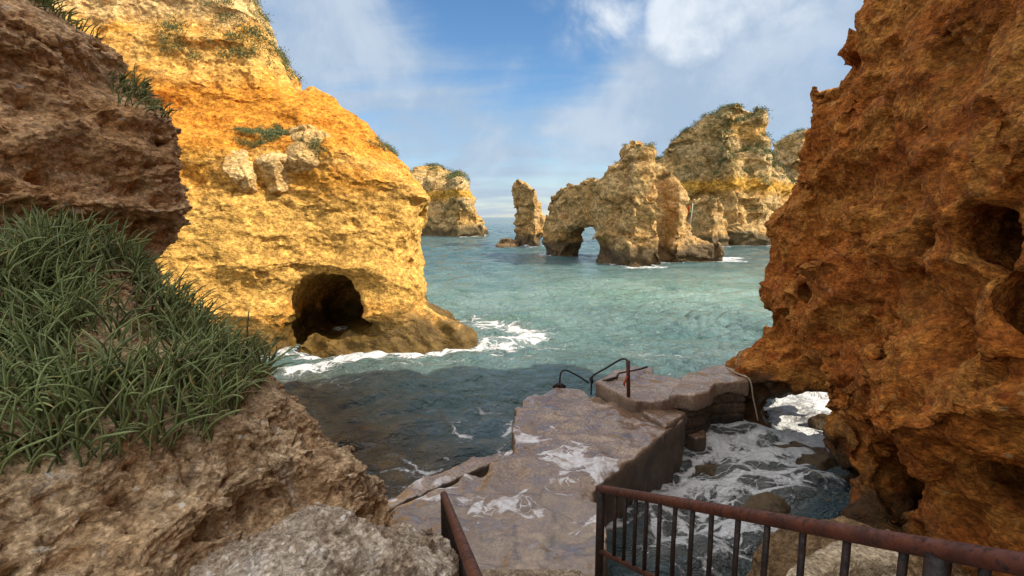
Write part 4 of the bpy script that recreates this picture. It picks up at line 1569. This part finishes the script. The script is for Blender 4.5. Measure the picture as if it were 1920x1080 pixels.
def water_mat():
    m = Mat('sea_water')
    fa, sh, gr = m.attr('foam'), m.attr('shallow'), m.attr('green')
    n1 = m.noise(0.25, 4, 0.6)
    col = m.mix(m.step(n1, 0.35, 0.65), (0.050, 0.110, 0.118), (0.085, 0.160, 0.163))
    sepw = m.N.new('ShaderNodeSeparateXYZ')
    m.L.new(m.pos, sepw.inputs[0])
    cove_shade = m.step(m.math('ADD', sepw.outputs['Y'], m.math('MULTIPLY', n1, 4.0)), 15.0, 21.0, 1.0, 0.0)  # near cove water painted darker for the shade lying on it
    col = m.mix(cove_shade, col, m.mix(m.step(n1, 0.35, 0.65), (0.036, 0.078, 0.094), (0.062, 0.112, 0.122)))
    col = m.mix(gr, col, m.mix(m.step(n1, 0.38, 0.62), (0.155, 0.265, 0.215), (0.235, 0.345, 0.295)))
    bed = m.noise(1.3, 5, 0.65, 0.5)
    col = m.mix(sh, col, m.mix(m.step(bed, 0.35, 0.65), (0.032, 0.027, 0.017), (0.085, 0.065, 0.036)))
    # foam lace
    wv = m.N.new('ShaderNodeVectorMath')
    wv.operation = 'MULTIPLY_ADD'
    tn = m.N.new('ShaderNodeTexNoise')
    tn.inputs['Scale'].default_value = 0.8
    tn.inputs['Detail'].default_value = 5
    m.L.new(m.pos, tn.inputs['Vector'])
    m.L.new(tn.outputs['Color'], wv.inputs[0])
    wv.inputs[1].default_value = (1.1, 1.1, 0)
    m.L.new(m.scaled((0.8, 1.2, 0)), wv.inputs[2])
    l1 = m.voro(1.5, 'DISTANCE_TO_EDGE', 'Distance', wv.outputs[0])
    l2 = m.voro(4.6, 'DISTANCE_TO_EDGE', 'Distance', wv.outputs[0])
    l3 = m.voro(13, 'DISTANCE_TO_EDGE', 'Distance', wv.outputs[0])
    nb = m.noise(1.2, 8, 0.68, 0.3, wv.outputs[0])
    nf = m.noise(16, 6, 0.75, 0.2)
    lace = m.math('MINIMUM', l1, m.math('ADD', m.math('MULTIPLY', l2, 1.1), 0.06))
    lace = m.math('MINIMUM', lace, m.math('ADD', m.math('MULTIPLY', l3, 1.0), 0.16))
    lace = m.math('MULTIPLY', lace, 1.7)
    thr = m.math('ADD', m.math('MULTIPLY', fa, 0.84), m.math('MULTIPLY', m.math('SUBTRACT', nb, 0.5), 1.0))
    thr = m.math('ADD', thr, m.math('MULTIPLY', m.math('SUBTRACT', nf, 0.5), 0.45))
    thr = m.math('SUBTRACT', thr, 0.26)
    fo = m.step(m.math('SUBTRACT', thr, lace), -0.05, 0.10)
    fo = m.math('MULTIPLY', fo, m.step(fa, 0.02, 0.16))
    veil = m.math('MULTIPLY', m.step(fa, 0.15, 1.0), 0.22)
    fo2 = m.math('MAXIMUM', fo, veil)
    col = m.mix(m.math('MULTIPLY', fo2, 0.95), col, (0.78, 0.80, 0.81))
    # small ripples
    b1 = m.noise(3.2, 5, 0.6, 0.4, m.scaled((0.8, 1.5, 1)))
    b2 = m.noise(11, 4, 0.6, 0.3, m.scaled((0.8, 1.4, 1)))
    bf = m.noise(0.35, 4, 0.6, 0.3, m.scaled((0.6, 1.4, 1)))
    h = m.math('ADD', b1, m.math('MULTIPLY', b2, 0.25))
    h = m.math('ADD', h, m.math('MULTIPLY', bf, 2.2))
    h = m.math('ADD', h, m.math('MULTIPLY', fo, 0.25))
    nrm = m.bump(h, 1.0, 0.30)
    m.finish(col, 0.08, nrm, 0.85)
    m.b.inputs['IOR'].default_value = 1.333
    m.L.new(m.step(fo, 0.0, 0.6, 0.07, 0.7), m.b.inputs['Roughness'])
    return m.m


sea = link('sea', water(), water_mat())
tag(sea, kind='structure')

# ------------------------------------------------------------------ plants


def leaf_mat(name, a, b, c):
    m = Mat(name)
    t = m.attr('tint')
    col = m.mix(m.step(t, 0.0, 0.6), a, b)
    col = m.mix(m.step(t, 0.86, 0.96), col, c)
    n = m.noise(160, 2, 0.5)
    col = m.mix(1.0, col, m.mix(m.step(n, 0.35, 0.65), (0.75, 0.75, 0.75), (1.2, 1.2, 1.2)), 'MULTIPLY')
    return m.finish(col, 0.5, None, 0.35)


M_STEM = leaf_mat('succulent_green', (0.062, 0.085, 0.030), (0.235, 0.290, 0.115), (0.42, 0.33, 0.14))
M_DRY = Mat('dry_stalk').finish((0.26, 0.19, 0.12), 0.9)
M_SCRUB = leaf_mat('scrub_green', (0.060, 0.075, 0.022), (0.110, 0.130, 0.040), (0.22, 0.18, 0.07))


def stems_mesh(name, roots, seg=8, sides=5, rng=None, length=(0.2, 0.38), rad=(0.0038, 0.0058), lean=(0.25, -0.1), curl=1.0):
    """curved, tapered, knobbly succulent stems grown from (position, normal)"""
    n = len(roots)
    P = np.array([r[0] for r in roots], float)
    Nn = np.array([r[1] for r in roots], float)
    rg = np.random.default_rng(rng)
    d = Nn * 0.30 + np.array([0, 0, 1.0]) + rg.normal(size=(n, 3)) * 0.34
    d[:, 0] += lean[0]
    d[:, 1] += lean[1]
    d /= np.linalg.norm(d, axis=1)[:, None]
    L = rg.uniform(*length, n)
    ax = rg.normal(size=(n, 3))
    ax[:, 2] *= 0.2
    bend = np.stack([d[:, 0] + lean[0] * 2.2 + rg.normal(size=n) * 0.7, d[:, 1] + rg.normal(size=n) * 0.5, -0.25 + 0.5 * rg.normal(size=n)], 1) * curl
    r0 = rg.uniform(*rad, n)
    wob = rg.normal(size=(n, 3)) * 0.5
    verts, tint = [], []
    tn = rg.random(n)
    cur = P - d * 0.02
    rings = []
    t_dir = d.copy()
    for s in range(seg + 1):
        u = s / seg
        tt = t_dir / np.linalg.norm(t_dir, axis=1)[:, None]
        a = np.cross(tt, np.array([0.31, 0.83, 0.21]))
        a /= np.linalg.norm(a, axis=1)[:, None]
        b = np.cross(tt, a)
        r = r0 * (0.75 + 0.45 * math.sin(math.pi * min(u * 1.05, 1)) ** 0.8) * (1 if s % 2 else 0.86)
        if s == seg:
            r = r0 * 0.25
        ring = np.stack([cur + (a * math.cos(2 * math.pi * k / sides) + b * math.sin(2 * math.pi * k / sides)) * r[:, None] for k in range(sides)], 1)
        rings.append(ring)
        cur = cur + tt * (L / seg)[:, None]
        t_dir = tt + (bend + wob * math.sin(u * 7)) * (0.07 + 0.17 * u)
    V = np.stack(rings, 1).reshape(-1, 3)
    base = np.arange(n)[:, None] * (seg + 1) * sides
    f = []
    for s in range(seg):
        for k in range(sides):
            k2 = (k + 1) % sides
            f.append(np.stack([base + s * sides + k, base + s * sides + k2, base + (s + 1) * sides + k2, base + (s + 1) * sides + k], -1).reshape(-1, 4))
    F = np.concatenate(f)
    me = mesh_np(name, V, F)
    at = me.attributes.new('tint', 'FLOAT', 'POINT')
    at.data.foreach_set('value', np.clip(np.repeat(tn, (seg + 1) * sides) * 0.85 + np.tile(np.repeat(np.linspace(-0.15, 0.25, seg + 1), sides), n) * np.repeat(tn < 0.9, (seg + 1) * sides), 0, 1).astype(np.float32))
    return me


def surface_samples(o, n, keep, seed, up=None):
    """points spread over the mesh where keep(x, y, z, nz) holds"""
    me = o.data
    nf = len(me.polygons)
    cc = np.empty(nf * 3, np.float32)
    me.polygons.foreach_get('center', cc)
    nn = np.empty(nf * 3, np.float32)
    me.polygons.foreach_get('normal', nn)
    ar = np.empty(nf, np.float32)
    me.polygons.foreach_get('area', ar)
    cc, nn = cc.reshape(-1, 3), nn.reshape(-1, 3)
    w = ar * keep(cc[:, 0], cc[:, 1], cc[:, 2], nn[:, 2])
    if w.sum() <= 0:
        return []
    idx = np.random.default_rng(seed).choice(nf, n, p=w / w.sum())
    return [(cc[i], nn[i]) for i in idx]


# the mass of plants on the mound: its lower rim follows a line on the rock
def mound_keep(x, y, z, nz):
    d = y * CP - (z - CAM_H) * SP
    px = 960 + 960 * x / d
    py = 540 - 960 * (y * SP + (z - CAM_H) * CP) / d
    rim = np.interp(px, [-400, 0, 150, 300, 400, 480, 520, 560], [930, 900, 880, 850, 830, 740, 690, 560])
    clump = 0.12 + 0.88 * (vnoise(x, y, z, 3.0, 1) > -0.20)
    return ((py < rim) & (nz > -0.1) & (px > -500) & (x < -1.15)) * clump


roots = surface_samples(mound, 7000, mound_keep, 1)
pl = link('succulent_plants', stems_mesh('succulent_plants', roots, 9, 5, 3, (0.14, 0.38), (0.0036, 0.0056), (0.04, -0.06)), M_STEM)
tag(pl, 'dense dark green succulent plants with curved finger like stems covering the brown shelly mound', 'plants', kind='stuff')
droots = surface_samples(mound, 900, mound_keep, 9)
dr = link('dry_stalks', stems_mesh('dry_stalks', droots, 7, 4, 5, (0.10, 0.30), (0.0015, 0.003), (0.1, -0.2), 1.6), M_DRY)
tag(dr, 'thin dry brown stalks among the green succulent plants', 'stalks', kind='stuff')

# tufts along the top edge of the brown rock wall
for k, (px, py, nn_, lab) in enumerate(((92, 38, 260, 'dark green tuft of stems at the top left, largest on the brown rock wall'),
                                        (235, 150, 70, 'small green tuft on the edge of the brown rock wall, middle of three'),
                                        (272, 200, 60, 'small green tuft low on the edge of the brown rock wall, nearest its overhang'))):
    c = at_y(px, py, 4.6)
    ks = surface_samples(leftrock, nn_, lambda x, y, z, nz, c=c: ((x - c.x) ** 2 + (y - c.y) ** 2 * 0.4 + (z - c.z) ** 2 < (0.30 if k == 0 else 0.16) ** 2) * (nz > -0.3), 3 + k)
    if ks:
        o = link('tuft', stems_mesh('tuft', ks, 7, 4, 20 + k, (0.08, 0.22), (0.0035, 0.006), (0.35, -0.2), 1.1), M_STEM)
        tag(o, lab, 'plant', 'green tufts on the brown rock wall')


def scrub_mesh(name, pts, size, seed, per=90):
    rg = np.random.default_rng(seed)
    n = len(pts)
    P = np.array([p[0] for p in pts], float)
    V, T = [], []
    s = size * rg.uniform(0.5, 1.3, n)
    c = np.repeat(P, per, 0) + rg.normal(size=(n * per, 3)) * np.repeat(s, per)[:, None] * np.array([0.50, 0.50, 0.26]) + np.array([0, 0, 0.06]) * np.repeat(s, per)[:, None]
    d = rg.normal(size=(n * per, 3))
    d[:, 2] = np.abs(d[:, 2]) + 0.4
    d /= np.linalg.norm(d, axis=1)[:, None]
    w = np.cross(d, rg.normal(size=(n * per, 3)))
    w /= np.linalg.norm(w, axis=1)[:, None]
    ll = np.repeat(s, per)[:, None] * rg.uniform(0.12, 0.28, (n * per, 1))
    ww = ll * 0.28
    V = np.stack([c - w * ww, c + d * ll * 0.6 - w * ww * 0.9, c + d * ll, c + d * ll * 0.5 + w * ww], 1).reshape(-1, 3)
    F = np.arange(len(V)).reshape(-1, 4)
    me = mesh_np(name, V, F, False)
    at = me.attributes.new('tint', 'FLOAT', 'POINT')
    at.data.foreach_set('value', np.repeat(np.clip(np.repeat(rg.random(n), per) * 0.7 + 0.3 * rg.random(n * per), 0, 1), 4).astype(np.float32))
    return me


def scrub(o, n, size, keep, seed, label):
    pts = surface_samples(o, n, keep, seed)
    if pts:
        s = link('scrub', scrub_mesh('scrub', pts, size, seed), M_SCRUB)
        tag(s, label, 'scrub', kind='stuff')


def clumps(x, y, z, f, k, thr):
    return vnoise(x, y, z, f, k) > thr


scrub(back, 900, 0.75, lambda x, y, z, nz: (nz > 0.25) * (z > 11) * clumps(x, y, z, 0.22, 1, -0.25), 1, 'green scrub along the sloping crest of the massive tall rock')
scrub(back, 160, 0.8, lambda x, y, z, nz: (nz > 0.45) * (z > 5) * (z < 16) * clumps(x, y, z, 0.2, 2, 0.1), 2, 'green scrub patches on the ledges of the massive tall rock')
scrub(arch, 110, 0.35, lambda x, y, z, nz: (nz > 0.55) * (z > 8.5) * clumps(x, y, z, 0.4, 3, 0.05), 3, 'sparse green scrub on top of the pointed sea arch')
scrub(far, 260, 0.95, lambda x, y, z, nz: (nz > 0.5) * (z > 13) * clumps(x, y, z, 0.18, 4, -0.1), 4, 'green scrub on the summit of the distant double headed stack')
scrub(rear, 240, 1.0, lambda x, y, z, nz: (nz > 0.3) * ((z > 18) | ((z > 11) & (z < 13.5))) * clumps(x, y, z, 0.15, 5, -0.2), 5, 'green scrub on the distant banded cliff at the right')
scrub(small, 40, 0.5, lambda x, y, z, nz: (nz > 0.6) * (z > 4), 6, 'green scrub on the small rounded rock')
lc = at_y(508, 265, 18.5)
scrub(cliff, 420, 0.20, lambda x, y, z, nz: (nz > 0.3) * ((x - lc.x) ** 2 + ((y - lc.y) * 0.5) ** 2 + ((z - lc.z) * 1.3) ** 2 < 0.9), 7, 'green shrub patch growing behind the boulders on the golden cliff ledge')
tc_ = at_y(455, 40, 21.5)
scrub(cliff, 420, 0.26, lambda x, y, z, nz: (nz > 0.0) * (np.abs(x - tc_.x) < 1.9) * (z > 10.2) * clumps(x, y, z, 1.0, 2, 0.0), 8, 'dry green scrub along the top right crest of the golden cliff')
oc = at_y(285, 10, 22)
scrub(cliff, 130, 0.22, lambda x, y, z, nz: ((x - oc.x) ** 2 + (z - oc.z) ** 2 < 0.25), 9, 'small green bush hanging on the golden cliff near the top of the photo')
for k, (px, py) in enumerate(((710, 262), (635, 296))):
    rc = at_y(px, py, 20)
    scrub(cliff, 70, 0.2, lambda x, y, z, nz, rc=rc: (nz > 0.1) * ((x - rc.x) ** 2 + (z - rc.z) ** 2 < 0.16), 10 + k,
          ('green bush on the right shoulder of the golden cliff against the sky', 'little green bush right of the cream boulders')[k])
